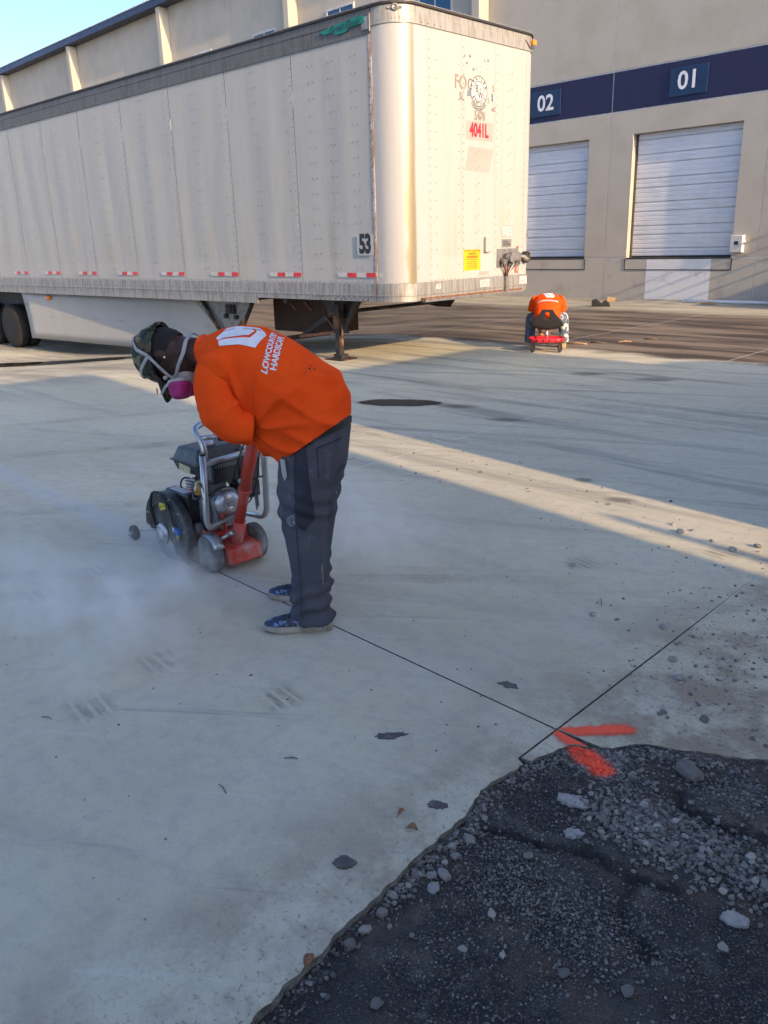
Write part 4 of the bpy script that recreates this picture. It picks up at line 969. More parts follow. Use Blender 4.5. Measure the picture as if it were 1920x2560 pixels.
ftxt('RU', 2.612, 1.219, .135, 'print_red', TR, .02, .62); fbox('red_scrap', 2.60, 2.66, 1.545, 1.565, 'print_red'); fbox('ghost_patch', 1.673, 1.92, 1.185, 1.237, 'ghost')
for y0, y1, z0, z1 in ((1.682, 1.916, 1.02, 1.118), (2.68, 2.881, 1.01, 1.122), (.69, .79, 1.05, 1.118)):
    lb = fbox('small_label', y0, y1, z0, z1, 'white_tape', .002, .0145)
    for q in range(3): mk('text_line', MB().box(FX+.0168, FX+.0175, y0+.02, y1-.03*(q+1) if y1-y0 > .15 else y1-.02, z0+.02+.025*q, z0+.026+.025*q), 'print_grey', lb)
for q, (y0, z0) in enumerate([(1.32,3.98),(1.36,3.90),(1.42,3.99),(1.75,3.97),(1.83,3.98),(1.50,3.84)]): fbox('scrape_mark', y0, y0+.02+.012*(q % 3), z0, z0+.03, 'print_grey', .0006)
# underside, landing gear
mk('floor_frame', MB().box(LEN, .06, .02, WT-.02, .915, 1.12), 'black', TR); mk('nose_floor', MB().prism([(x, y) for x, y in outline(-.03, .061)], .93, .96), 'black', TR)
for q in range(14): mk('cross_member', MB().box(-1.0-1.05*q, -.93-1.05*q, .05, WT-.05, .84, .914), 'black', TR)
lg = empty('landing_gear'); lg.parent = TR
for y in (.33, WT-.40):
    b = y
    g = MB().box(-1.27, -1.14, b, b+.12, .40, .84)
    if y > 1:
        mk('gusset_plate', MB().plate([(-1.72, .90), (-.79, .90), (-1.03, .61), (-1.30, .61), (-1.52, .64)], (0, b+.10, 0), (1,0,0), (0,0,1), (0,1,0), .02), 'black', lg); continue
    mk('leg_tube', g, 'rusty_black', lg, .008)
    mk('leg_ram', MB().box(-1.252, -1.158, b+.015, b+.105, .02, .40), 'rusty_black', lg, .006); mk('foot_pad', MB().box(-1.40, -1.02, b-.09, b+.25, .0, .022).box(-1.29, -1.12, b+.005, b+.155, .022, .085), 'rusty_black', lg, .004)
    gp = [(-1.72, .90), (-.79, .90), (-1.03, .61), (-1.30, .61), (-1.52, .64)]
    mk('gusset_plate', MB().plate(gp, (0, b+.17, 0), (1,0,0), (0,0,1), (0,1,0), .02), 'black', lg)
    mk('brace', MB().bar((-2.25, b+.25, .28), (-1.33, b+.08, .70), .06, .07), 'rusty_black', lg); mk('brace', MB().bar((-.83, b+.08, .88), (-1.10, b+.08, .43), .05, .04), 'black', lg)
    mk('brace', MB().bar((-1.52, b+.08, .65), (-1.28, b+.08, .42), .04, .04), 'black', lg)
    mk('side_rod', MB().bar((-2.36, b+.2, .265), (-1.28, b+.07, .405), .05, .045), 'rust', lg)
    mk('knee_plate', MB().box(-1.10, -1.02, b+.05, b+.09, .40, .50), 'black', lg)
mk('cross_shaft', MB().tube([(-1.2, .5, .70), (-1.2, WT-.3, .70)], .03, 8), 'rusty_black', lg)
mk('rear_crossbar', MB().bar((-2.30, .3, .27), (-2.30, 1.2, .27), .07, .07), 'rusty_black', lg); mk('rear_hanger', MB().bar((-2.30, 1.17, .24), (-2.30, 1.17, .92), .07, .07), 'rusty_black', lg)
mk('crank_handle', MB().tube([(-1.03, .30, .52), (-.98, .24, .50), (-.955, .22, .44), (-.965, .22, .34)], .014, 8).tube([(-.965, .22, .34), (-.97, .22, .24)], .022, 8), 'rust', lg)
mk('tool_box', MB().box(-3.3, -1.95, .85, 1.55, .30, .90), 'brown_box', TR, .01)
for x in (-2.3, -2.7): mk('box_rib', MB().bar((x-.25, .84, .86), (x, .835, .66), .02, .03), 'rust', TR)
mk('bracket_plate', MB().plate([(-4.9, .86), (-3.05, .86), (-3.75, .30), (-3.95, .26), (-4.15, .30)], (0, .30, 0), (1,0,0), (0,0,1), (0,1,0), .02), 'plate_grey', TR)
mk('bracket_rod', MB().tube([(-4.55, .27, .82), (-4.28, .25, .55), (-3.95, .24, .22)], .035, 8), 'rusty_black', TR); mk('bracket_rod', MB().tube([(-3.10, .27, .82), (-3.35, .25, .45), (-3.42, .24, .25)], .035, 8), 'rusty_black', TR)
mk('bolt_cluster', MB().box(-3.85, -3.62, .255, .295, .60, .75).cyl((-3.88, .25, .56), (-3.88, .30, .56), .04).cyl((-3.60, .25, .55), (-3.60, .30, .55), .04).cyl((-3.72, .23, .68), (-3.72, .30, .68), .05), 'rusty_black', TR)
# side skirt, angled in toward the nose
n = 24; sk = MB(); vs = []
for i in range(n+1):
    t = i/n; x = -11.30+7.6*t; y = .045+.40*t; zb = -.19+.03*t
    for k_ in range(7):
        z = .85+(zb-.85)*k_/6; dx = 0
        if i == 0: dx = .12*math.sin(math.pi*.5*k_/6*1.3)-.02*k_/6
        vs.append((x+dx, y+.05*k_/6, z))
sk.add(vs, [(i*7+k_, i*7+k_+1, (i+1)*7+k_+1, (i+1)*7+k_) for i in range(n) for k_ in range(6)], True)
so = link('side_skirt', fixn(sk.mesh('side_skirt')), 'skirt', TR); mdf = so.modifiers.new('s', 'SOLIDIFY'); mdf.thickness = .012; mdf.offset = 1
skp = lambda x, z: (x, .045+.40*(x+11.3)/7.6+.05*(.85-z)/1.04-.016, z)
rivets('skirt_rivets', [skp(-11.0+.9*q+dx, .33) for q in range(8) for dx in (0, .08)]+[skp(-10.5+.7*q, .78) for q in range(9)], (0, -1, 0), so, .012, .005)
mk('badge', MB().lathe([(.0, .006), (.055, .006), (.06, 0)], skp(-11.06, .60), (0, -1, 0), 18), 'print_blue', TR)
mk('marker_lamp', MB().ell(Vector(skp(-10.05, .74))+Vector((0, -.02, 0)), (.10, .05, .055)), 'amber', TR)
# tandem wheels under the rear
for x in (-12.45, -13.75):
    for y0, y1 in ((.16, .42), (.46, .72), (WT-.72, WT-.46), (WT-.42, WT-.16)):
        w = mk('wheel', MB().lathe([(.28, 0), (.46, 0), (.51, .03), (.515, .13), (.51, .23), (.46, .26), (.28, .26)], (x, y0, .015), (0, 1, 0), 32), 'tyre', TR)
        mk('rim', MB().lathe([(.0, .09), (.12, .07), (.14, .10), (.26, .12), (.285, .02)], (x, y0, .015), (0, 1, 0), 24), 'black', w)
    mk('axle', MB().tube([(x, .2, .02), (x, WT-.2, .02)], .07, 10), 'black', TR)
mk('slider_frame', MB().box(-14.6, -11.6, .5, .62, .45, .84).box(-14.6, -11.6, WT-.62, WT-.5, .45, .84), 'black', TR)
mk('mud_flap', MB().box(-14.75, -14.72, .12, .75, -.2, .8), 'dark', TR)
# ================================================================== WORKER AT THE SAW
def m_cloth(name, c, c2, scale=5, lo=.45, hi=.7, weave=900, rough=.9, dusty=None, sheen=.0):
    s = NT(name); f = s.ss(s.noise(scale, 6, .62, s.obj), lo, hi); col = s.mix(f, c, c2)
    if dusty:
        d = s.ss(s.noise(9, 6, .68, s.obj, (1, 1, .55)), .60, .74); col = s.mix(s.math('MULTIPLY', d, .5), col, dusty)
        d2 = s.ss(s.noise(38, 3, .6, s.obj), .72, .76); col = s.mix(d2, col, (.42, .42, .40))
    s.bump(s.math('ADD', s.math('MULTIPLY', s.noise(weave, 2, .5, s.obj), .3), s.noise(26, 4, .55, s.obj)), .35, .006)
    return s.done(col, rough, **{'Sheen Weight': sheen, 'Specular IOR Level': .04})
M['shirt'] = m_cloth('orange_shirt', (.86, .085, .012), (.78, .070, .009), 4); M['print'] = wear('shirt_print', (.72, .74, .78), (.62, .64, .68), .7, scale=30)
M['pants'] = m_cloth('slate_work_pants', (.072, .076, .094), (.092, .096, .115), 5, dusty=(.19, .19, .195)); M['pants_dark'] = m_cloth('pants_panel', (.036, .038, .050), (.046, .048, .062), 5, dusty=(.11, .11, .115))
M['skin'] = wear('skin_dark', (.055, .026, .017), (.035, .016, .011), .5, scale=12, **{'Specular IOR Level': .4})
M['hair'] = wear('hair_black', (.01, .009, .009), None, .8)
def m_camo():
    s = NT('camo_cloth'); w = s.vadd(s.obj, s.vmul(s.n('ShaderNodeTexNoise').outputs[1], (.02, .02, .02)))
    a = s.ss(s.noise(15, 2, .5, w), .50, .515); b = s.ss(s.noise(19, 2, .5, s.vadd(w, (3, 7, 1))), .545, .56); c = s.ss(s.noise(17, 2, .5, s.vadd(w, (9, 2, 5))), .57, .585)
    col = s.mix(a, (.028, .042, .028), (.085, .06, .03)); col = s.mix(b, col, (.19, .15, .085)); col = s.mix(c, col, (.010, .010, .010))
    s.bump(s.noise(500, 2, .5, s.obj), .3, .003); return s.done(col, .85)
M['camo'] = m_camo(); M['strap'] = wear('grey_strap', (.40, .41, .39), None, .7); M['magenta'] = wear('magenta_filter', (.36, .018, .17), (.26, .015, .12), .55)
def m_shoe():
    s = NT('paint_splashed_shoe'); n1 = s.ss(s.noise(16, 5, .65, s.obj), .44, .54); n2 = s.ss(s.noise(30, 5, .7, s.obj), .56, .60); n3 = s.ss(s.noise(24, 5, .7, s.vadd(s.obj, (4, 4, 4))), .60, .63)
    c = s.mix(n1, (.018, .045, .16), (.02, .03, .045)); c = s.mix(n2, c, (.12, .22, .42)); c = s.mix(n3, c, (.40, .43, .46))
    s.bump(s.noise(60, 4, .6, s.obj), .4, .004); return s.done(c, .5)
M['shoe'] = m_shoe(); M['sole'] = wear('dirty_sole', (.36, .33, .27), (.20, .18, .15), .8, scale=25); M['lace'] = wear('black_lace', (.015, .015, .015), None, .8)
M['belt'] = wear('belt', (.015, .012, .012), None, .6)
PH = Vector((-.84990269, -.52693967, 0))
P1 = tag(empty('person', (-2.936, 2.169, 0), math.atan2(PH.y, PH.x)), 'worker in orange shirt and camouflage cap bending over the saw', 'person')
def ering(top, bot, w, n=28, b0=0.0, sq=2.3):
    """closed ring in the plane through two (a,z) points; half-width w across"""
    t, b = Vector((top[0], b0, top[1])), Vector((bot[0], b0, bot[1])); c = (t+b)/2; u = (t-b)/2; out_ = []
    for k in range(n):
        th = 2*math.pi*k/n; cs, sn = math.cos(th), math.sin(th)
        q = (abs(cs)**sq+abs(sn)**sq)**(-1/sq); out_.append(c+u*cs*q+Vector((0, 1, 0))*w*sn*q)
    return out_
# head frame
HS = 1.11
hs = lambda *t: tuple(x*HS for x in t)
HC = Vector((.550, 0, 1.228)); HU = Vector((.985, 0, -.11)).normalized(); HF = Vector((-.11, 0, -.985)).normalized()
HR = Matrix((( HU.x, 0, HF.x), (0, 1, 0), (HU.z, 0, HF.z)))
hp = lambda u, w, f: HC+HR @ (Vector((u, w, f))*HS)
# arms
SHL, ELL, WRL, HDL = Vector((.235, .165, 1.195)), Vector((.165, .160, .955)), Vector((.285, -.125, .880)), Vector((.335, -.225, .850))
SHR, ELR, WRR, HDR = Vector((.240, -.170, 1.225)), Vector((.13, -.37, 1.04)), Vector((.20, -.46, .90)), Vector((.232, -.520, .845))
body = MB()
body.ell(hp(.012, 0, -.012), hs(.112, .077, .098), 20, 14, HR).ell(hp(-.045, 0, .035), hs(.075, .058, .062), 16, 10, HR)
body.ell(hp(-.02, 0, .098), hs(.028, .014, .022), 10, 8, HR).ell(hp(-.085, 0, .060), hs(.030, .034, .028), 10, 8, HR)
for s_ in (-1, 1): body.ell(hp(-.008, .078*s_, -.012), hs(.032, .010, .018), 10, 8, HR)
body.tube([(.30, 0, 1.21), (.40, 0, 1.245), hp(-.06, 0, -.02)], [.075, .064, .060], 16)
body.tube([(-.13, 0, .93), (0, 0, 1.09), (.14, 0, 1.19), (.30, 0, 1.22)], [.125, .13, .14, .10], 16)
for A, E, Wr, H, s_ in ((SHL, ELL, WRL, HDL, 1), (SHR, ELR, WRR, HDR, -1)):
    body.tube([A, E], [.055, .042], 14).tube([E, (E+Wr)/2, Wr], [.043, .040, .027], 14)
    d = (H-Wr).normalized(); sd = Vector((0, 0, 1)).cross(d).normalized(); up = d.cross(sd)
    body.ell((Wr+H)/2+d*.015, (.05, .038, .018), 12, 8, Matrix((d, sd, up)).transposed())
    for q in range(4):
        o_ = H+sd*(.030-.020*q); L = (.030, .034, .032, .025)[q]
        body.tube([o_-d*.02, o_+d*L*.7, o_+d*L-up*.022, o_+d*L*.5-up*.045], [.010, .0095, .009, .008], 8)
    body.tube([Wr+d*.02+sd*.02, H-d*.01+sd*.048-up*.01, H+d*.015+sd*.05-up*.03], [.011, .010, .008], 8)
for b_, hipx, kn, an in ((.10, -.13, Vector((-.08, .115, .56)), Vector((-.135, .135, .09))), (-.10, -.13, Vector((-.05, -.13, .56)), Vector((-.02, -.165, .09)))):
    body.tube([(hipx, b_, .90), kn, an], [.085, .055, .038], 12)
    body.tube([an, an+Vector((.06, .02*(1 if b_ > 0 else 0), -.03))], [.038, .035], 10)
bd = link('body', blob(body, .008, 4), 'skin', P1)
for s_ in (-1, 1):
    mk('eye', MB().ell(hp(.012, .030*s_, .084), hs(.011, .011, .009), 10, 8, HR), 'white', P1); mk('eyebrow', MB().ell(hp(.034, .030*s_, .090), hs(.006, .020, .004), 10, 6, HR), 'hair', P1)
mk('lips', MB().ell(hp(-.062, 0, .094), hs(.010, .022, .008), 10, 6, HR), 'skin', P1)
mk('earring', MB().ell(hp(-.038, .090, -.002), (.005, .005, .005), 8, 6), 'white', P1)
hr = MB().ell(hp(.010, 0, -.016), hs(.116, .081, .100), 20, 14, HR); hm = fixn(hr.mesh('hair')); bisect(hm, hp(-.035, 0, -.02), HR @ Vector((-.8, 0, .55))); link('hair', hm, 'hair', P1)
# cap
cp = MB().ell(hp(.018, 0, -.010), hs(.128, .091, .117), 28, 20, HR); cm = fixn(cp.mesh('cap')); bisect(cm, hp(.018, 0, 0), HR @ Vector((-1, 0, .10)))
cap = link('cap', cm, 'camo', P1); q = cap.modifiers.new('s', 'SOLIDIFY'); q.thickness = .004; q.offset = 1
wrinkle(cm, lambda c: .003*mnoise.noise(c*22))
bm_ = MB(); rows = []
for i in range(9):
    t = -1+2*i/8; w = .078*t; f0 = .105*math.sqrt(max(0, 1-(w/.089)**2)); L = .088*math.sqrt(max(0, 1-t*t*.85))
    rows.append([hp(.045-.018*t*t, w, f0+.002), hp(.050-.03*t*t, w*1.0, f0+L*.55), hp(.044-.042*t*t, w*.97, f0+L)])
bm_.add([v for r_ in rows for v in r_], [(i*3+k, i*3+k+1, (i+1)*3+k+1, (i+1)*3+k) for i in range(8) for k in (0, 1)], True)
bo = mk('brim', bm_, 'camo', cap); q = bo.modifiers.new('s', 'SOLIDIFY'); q.thickness = .005; q2 = bo.modifiers.new('u', 'SUBSURF'); q2.levels = q2.render_levels = 2
mk('brim_sticker', MB().lathe([(.0, .0015), (.015, .0015), (.016, 0)], hp(.0515, .045, .132), HR @ Vector((.93, .36, .0)), 16), 'white_tape', cap)
mk('cap_button', MB().ell(hp(.149, 0, -.006), hs(.008, .011, .011), 10, 6, HR), 'camo', cap)
# half-round opening and strap at the back of the cap
op = MB(); n = 14
pts = [hp(.022+.052*math.sin(math.pi*i/n), .060*math.cos(math.pi*i/n), 0) for i in range(n+1)]
def oncap(u, w, lift=.004):
    k = max(0, 1-((u-.018)/.128)**2-(w/.091)**2); return hp(u, w, -.010-.117*math.sqrt(k)-lift)
def oncap_any(th, ph, lift=.005):
    """point on cap dome: th from crown axis, ph round it (0 = face side, 90 = left)"""
    return hp(.018+(.128+lift)*math.cos(th), (.091+lift)*math.sin(th)*math.sin(ph), -.010+(.117+lift)*math.sin(th)*math.cos(ph))
fan = [oncap_any(R(88), R(180-38+76*i/12), .0055) for i in range(13)]+[oncap_any(R(88-34*math.sin(math.pi*i/12)), R(180+38-76*i/12), .0055) for i in range(1, 12)]
op.add(fan, [tuple(range(len(fan)))]); mk('back_opening', op, 'hair', cap)
def ribbon(name, pts, nrm, w, mat, parent, t=.003):
    """flat band along pts with outward directions"""
    mb = MB(); rings = []
    for i, (p, n_) in enumerate(zip(pts, nrm)):
        d = (pts[min(i+1, len(pts)-1)]-pts[max(i-1, 0)]).normalized(); n_ = n_.normalized(); sd = d.cross(n_).normalized()
        rings.append([p-sd*w/2, p+sd*w/2, p+sd*w/2+n_*t, p-sd*w/2+n_*t])
    mb.loft(rings, True); o = mk(name, mb, mat, parent); return o
def capribbon(name, tp, w, mat):
    pts = []; nr_ = []
    for i in range(len(tp)-1):
        for k in range(6):
            f = k/6; pts.append(oncap_any(R(tp[i][0]*(1-f)+tp[i+1][0]*f), R(tp[i][1]*(1-f)+tp[i+1][1]*f), .008))
    pts.append(oncap_any(R(tp[-1][0]), R(tp[-1][1]), .008)); c = hp(.018, 0, -.01)
    return ribbon(name, pts, [p-c for p in pts], w, mat, P1)
capribbon('back_strap', [(93, 140), (94, 180), (93, 220)], .018, 'hair')
capribbon('respirator_strap', [(86, 92), (62, 66), (45, 28), (42, -20), (60, -70), (86, -92)], .015, 'strap')
capribbon('respirator_strap', [(86, 92), (62, 108), (40, 150), (40, 210), (62, 252), (86, 268)], .015, 'strap')
for s_ in (-1, 1):
    a = oncap_any(R(86), R(92*s_), .008); pts = [a, hp(-.01, .094*s_, .035), hp(-.035, .084*s_, .07), hp(-.05, .066*s_, .092)]
    ribbon('respirator_strap', pts, [Vector((0, s_, 0))]*4, .013, 'strap', P1)
    pts = [hp(-.055, .064*s_, .085), hp(-.085, .082*s_, .04), hp(-.118, .080*s_, -.01), hp(-.130, .060*s_, -.055), hp(-.130, .0, -.078)]
    ribbon('neck_strap', pts, [Vector((-.2, s_, 0))]*4+[Vector((0, .2*s_, 1))], .016, 'strap', P1)
    ax = (HR @ Vector((-.12, .30*s_, .95))).normalized(); o_ = hp(-.050, .036*s_, .098)
    c = mk('filter_cartridge', MB().lathe([(.0, 0), (.053, 0), (.055, .015), (.051, .019), (.048, .042), (.039, .060), (.033, .064), (.0, .064)], o_+ax*.018, ax, 22), 'magenta', P1)
    mk('filter_collar', MB().lathe([(.0, 0), (.048, 0), (.052, .006), (.052, .0175), (.0, .0175)], o_, ax, 22), 'strap', c)
    mk('collar_tab', MB().obox(o_+ax*.012+HR @ Vector((.02, .040*s_, -.01)), HR @ Vector((.010, 0, 0)), (0, .004, 0), HR @ Vector((0, 0, .007))), 'white', c)
mk('facepiece', MB().ell(hp(-.058, 0, .085), hs(.050, .050, .048), 16, 12, HR), 'strap', P1)
ribbon('strap_tail', [hp(-.045, .074, .09), hp(-.01, .082, .115), hp(.012, .084, .142)], [Vector((0, 1, 0))]*3, .012, 'strap', P1)
# shirt ------------------------------------------------------------
sh = MB()
SEC = [((-.292,.93),(-.00,.74),.185,.0),((-.298,1.00),(.055,.80),.195,0),((-.298,1.065),(.115,.835),.200,0),((-.240,1.155),(.150,.860),.200,0),((-.155,1.222),(.165,.900),.200,0),((-.03,1.300),(.195,.950),.210,0),((.09,1.357),(.230,1.01),.215,0),((.18,1.364),(.265,1.06),.200,0),((.26,1.352),(.300,1.12),.165,0),((.325,1.325),(.335,1.165),.115,0),((.375,1.310),(.370,1.195),.082,0)]
sh.loft([ering(a, b, w, 32, b0) for a, b, w, b0 in SEC], True)
for A, s_ in ((SHL, 1), (SHR, -1)): sh.tube([A+Vector((-.03, -.05*s_, .02)), A+Vector((-.01, .008*s_, .0)), A+Vector((-.015, .02*s_, -.05))], [.095, .092, .075], 20)
sm = blob(sh, .010, 5, .5)
def folds(c):
    a, b, z = c
    w = .006*mnoise.noise(Vector((a*5, b*5, z*5)))
    # drag folds fanning from the armpit over the flank
    da, dz = .10-a, z-.955; r_ = math.hypot(da, dz); ang = math.atan2(dz, da); k = sstep(b, -.05, .10)
    nn = mnoise.noise(Vector((a*4, b*4, z*4)))
    ridge = (1-abs(math.sin(ang*5.2+1.3*nn)))**2
    w += .027*k*ridge*math.exp(-((r_-.17)/.12)**2)
    ridge2 = (1-abs(math.sin((z*.9-a*.55)*22+1.6*nn)))**2
    w += .018*ridge2*sstep(-a, -.04, .12)*(1-sstep(z, 1.12, 1.24))
    return w
wrinkle(sm, folds)
hem = lambda me: bisect(me, (-.29, 0, .992), Vector((-.52, 0, -.86)) )
bisect(sm, (-.288, 0, .968), Vector((-.55, 0, -.835)))
def cut_local(me, co, no, keep):
    bm = bmesh.new(); bm.from_mesh(me); co, no = Vector(co), Vector(no).normalized()
    geo = [f for f in bm.faces if keep(f.calc_center_median())]
    vs_ = {v for f in geo for v in f.verts}; es = {e for f in geo for e in f.edges}
    bmesh.ops.bisect_plane(bm, geom=list(vs_)+list(es)+geo, plane_co=co, plane_no=no, clear_outer=True); bm.to_mesh(me); bm.free()
cut_local(sm, (.366, 0, 1.25), (1, 0, .05), lambda c: c.x > .34 and abs(c.y) < .12)
for p in sm.polygons: p.use_smooth = True
shirt = link('shirt', sm, 'shirt', P1); q = shirt.modifiers.new('s', 'SOLIDIFY'); q.thickness = .004; q.offset = -1
def sleeve(path, rad, s_):
    n, mrows = 36, 40; rings = []; P_ = [Vector(p) for p in path]; prev = None
    def at_(t):
        x = t*(len(P_)-1); i = min(int(x), len(P_)-2); f = x-i
        p0, p1, p2, p3 = P_[max(i-1, 0)], P_[i], P_[i+1], P_[min(i+2, len(P_)-1)]
        return .5*((2*p1)+(p2-p0)*f+(2*p0-5*p1+4*p2-p3)*f*f+(3*p1-p0-3*p2+p3)*f**3), rad[i]*(1-f)+rad[i+1]*f
    for i in range(mrows+1):
        t = i/mrows; c, r0_ = at_(t); d = (at_(min(1, t+.02))[0]-at_(max(0, t-.02))[0]).normalized()
        e1 = d.cross(Vector((0, 1, 0))) if prev is None else prev-d*prev.dot(d)
        e1.normalize(); prev = e1; e2 = d.cross(e1); ring = []
        for k in range(n):
            th = 2*math.pi*k/n; nn = mnoise.noise(Vector((math.cos(th)*1.3, math.sin(th)*1.3, t*2.5+s_)))
            w = .012*(1-abs(math.sin(t*6.5+1.2*math.sin(th+.6)+1.5*nn)))**2*sstep(t, .2, .5)+.008*nn
            ring.append(c+(e1*math.cos(th)+e2*math.sin(th))*(r0_+w))
        rings.append(ring)
    mb = MB().loft(rings, False); o = link('sleeve', fixn(mb.mesh('sleeve')), 'shirt', shirt); q_ = o.modifiers.new('s', 'SOLIDIFY'); q_.thickness = .004; q_.offset = -1
    mk('sleeve_hem', MB().tube([r_ for r_ in rings[-2]]+[rings[-2][0]], .003, 6, False), 'shirt', o)
sleeve([(.225, .135, 1.215), (.232, .190, 1.115), (.205, .215, 1.025), (.155, .205, .965), (.100, .165, .950)], [.094, .092, .087, .080, .072], 1)
sleeve([(.24, -.15, 1.225), (.19, -.26, 1.155), (.14, -.335, 1.075)], [.095, .090, .080], -1)
mk('collar', MB().tube([Vector((.364, .086*math.cos(t), 1.252+.062*math.sin(t)+.002)) for t in [2*math.pi*i/20 for i in range(21)]], .007, 8, False), 'shirt', shirt)
def bvh_of(me):
    me.calc_loop_triangles(); return BVHTree.FromPolygons([v.co.copy() for v in me.vertices], [tuple(p.vertices) for p in me.polygons])
def decal(name, polys, o, ux, uy, bvh, mat, parent, lift=.0025, maxe=.012):
    """flat print wrapped on to cloth"""
    o, ux, uy = Vector(o), Vector(ux).normalized(), Vector(uy).normalized(); un = ux.cross(uy).normalized(); bm = bmesh.new()
    if isinstance(polys, bpy.types.Mesh): bm.from_mesh(polys); bmesh.ops.delete(bm, geom=[f for f in bm.faces if f.normal.z < .5], context='FACES')
    else:
        for poly in polys: bm.faces.new([bm.verts.new((x, y, 0)) for x, y in poly])
    bmesh.ops.triangulate(bm, faces=bm.faces[:])
    for _ in range(5):
        es = [e for e in bm.edges if e.calc_length() > maxe]
        if not es: break
        bmesh.ops.subdivide_edges(bm, edges=es, cuts=1); bmesh.ops.triangulate(bm, faces=bm.faces[:])
    bad = []
    for v in bm.verts:
        p = o+ux*v.co.x+uy*v.co.y; hit = bvh.ray_cast(p+un*.25, -un, .6)
        if hit[0] is None: bad.append(v)
        else: v.co = hit[0]+un*lift*.4+hit[1]*lift*(1 if hit[1].dot(un) > 0 else -1)
    bmesh.ops.delete(bm, geom=bad, context='VERTS')
    me = bpy.data.meshes.new(name); bm.to_mesh(me); bm.free()
    for p in me.polygons: p.use_smooth = True
    return link(name, me, mat, parent)
SB = bvh_of(sm)
LO, LU, LR = (.12, .08, 1.30), (.896, -.042, .443), (-.275, -.835, .477)
inner = [(-.07,.108),(-.022,.102),(.004,.069),(.012,.069),(.030,.040),(.024,.036),(.041,.006),(.034,-.014),(-.010,-.012),(-.081,.093)]
topp = [(-.017,.106),(.013,.108),(.047,.066),(.078,-.009),(.070,-.039),(.029,.039),(.009,.072)]
bridge = [(.004,.069),(.009,.072),(.029,.039),(.024,.036)]
outer = [(-.085,.088),(-.019,-.025),(.034,-.024),(.045,-.012),(.068,-.041),(.047,-.065),(-.051,-.071),(-.075,-.007),(-.110,.066)]
lg_ = decal('shirt_logo', [inner, topp, outer], LO, LR, LU, SB, 'print', shirt)
for txt, x, y, sz in (('LOWCOUNTRY', -.006, -.116, .0345), ('HARDSCAPE', .004, -.148, .0365)):
    tm = text_mesh(txt, sz, .035, 1.02, ext=0, space=.98); ro_ = Matrix.Rotation(R(22), 3, 'Z')
    for v in tm.vertices: v.co = ro_ @ v.co+Vector((x, y, 0))
    decal('shirt_lettering', tm, LO, LR, LU, SB, 'print', shirt)
decal('shirt_smudge', [[(.0,-.300),(.008,-.296),(.014,-.304),(.006,-.311)], [(.024,-.292),(.030,-.290),(.032,-.297),(.026,-.299)], [(.018,-.318),(.030,-.314),(.028,-.322)], [(-.014,-.292),(-.008,-.288),(-.010,-.297)], [(-.045,-.300),(-.020,-.304),(-.022,-.306)]], LO, LR, LU, SB, 'pants_dark', shirt)
# trousers ---------------------------------------------------------
pt = MB()
pt.loft([ering((-.298, .905), (.00, .815), .160, 28), ering((-.290, .955), (-.04, .87), .162, 28), ering((-.268, 1.0), (-.06, .92), .150, 28)], True)
pt.loft([ering((-.270, .75), (.005, .72), .17, 28), ering((-.285, .84), (.01, .78), .172, 28), ering((-.295, .92), (.01, .83), .168, 28)], True)
def leg(path, rs):
    n = 24; rings = []
    for (c, (ra, rb_)) in zip(path, rs): rings.append([Vector(c)+Vector((ra*math.cos(2*math.pi*k/n), rb_*math.sin(2*math.pi*k/n), 0)) for k in range(n)])
    pt.loft(rings, True)
leg([(-.135, .09, .88), (-.128, .10, .76), (-.112, .112, .66), (-.103, .118, .56), (-.113, .122, .44), (-.122, .126, .30), (-.122, .128, .20), (-.118, .130, .14), (-.124, .132, .11), (-.126, .133, .075), (-.128, .134, .045)],
    [(.135, .10), (.133, .105), (.122, .10), (.113, .096), (.102, .092), (.090, .085), (.085, .080), (.092, .084), (.090, .080), (.098, .088), (.098, .088)])
leg([(-.135, -.09, .88), (-.12, -.10, .74), (-.085, -.12, .60), (-.065, -.14, .45), (-.040, -.155, .28), (-.028, -.162, .17), (-.034, -.164, .13), (-.030, -.165, .09), (-.030, -.165, .055)],
    [(.135, .10), (.128, .10), (.112, .096), (.10, .09), (.088, .08), (.088, .08), (.082, .078), (.092, .084), (.092, .084)])
pm_ = blob(pt, .010, 5)
def pfold(c):
    a, b, z = c; w = .004*mnoise.noise(Vector((a*6, b*6, z*4)))
    w += .010*(1-sstep(z, .10, .34))*math.sin(z*85+a*18+5*mnoise.noise(Vector((a*8, b*8, 0)))); k = math.exp(-((z-.58)/.10)**2)
    w += .007*k*math.sin(z*70-a*30+3*mnoise.noise(c*7)); w += .003*sstep(z, .6, .9)*math.sin(z*30+a*70+3*mnoise.noise(c*5)); return w
wrinkle(pm_, pfold)
pants = link('trousers', pm_, 'pants', P1); PB = bvh_of(pm_)
decal('tool_pocket', [[(-.020, .30), (.035, .30), (.050, .10), (.058, -.02), (.015, -.075), (-.022, -.045), (-.022, .1)]], (-.125, .2, .58), (-1, 0, 0), (0, 0, 1), PB, 'pants_dark', pants, .002)
decal('back_pocket', [[(.075, .29), (.155, .315), (.155, .308), (.077, .283)], [(.075, .29), (.079, .29), (.085, .16), (.081, .16)]], (-.125, .2, .58), (-1, 0, 0), (0, 0, 1), PB, 'pants_dark', pants, .002)
M['pants_dust'] = wear('pants_dust', (.22, .22, .23), (.09, .094, .11), .9, scale=40, lo=.4, hi=.6)
for pl_ in ([(-.062, -.02), (-.03, .0), (-.020, -.05), (-.05, -.06), (-.07, -.045)], [(.068, -.24), (.074, -.24), (.071, -.34), (.066, -.34)], [(-.05, .09), (-.045, .092), (-.044, .065), (-.048, .066)]):
    decal('dust_smear', [pl_], (-.125, .2, .58), (-1, 0, 0), (0, 0, 1), PB, 'pants_dust', pants, .0022)
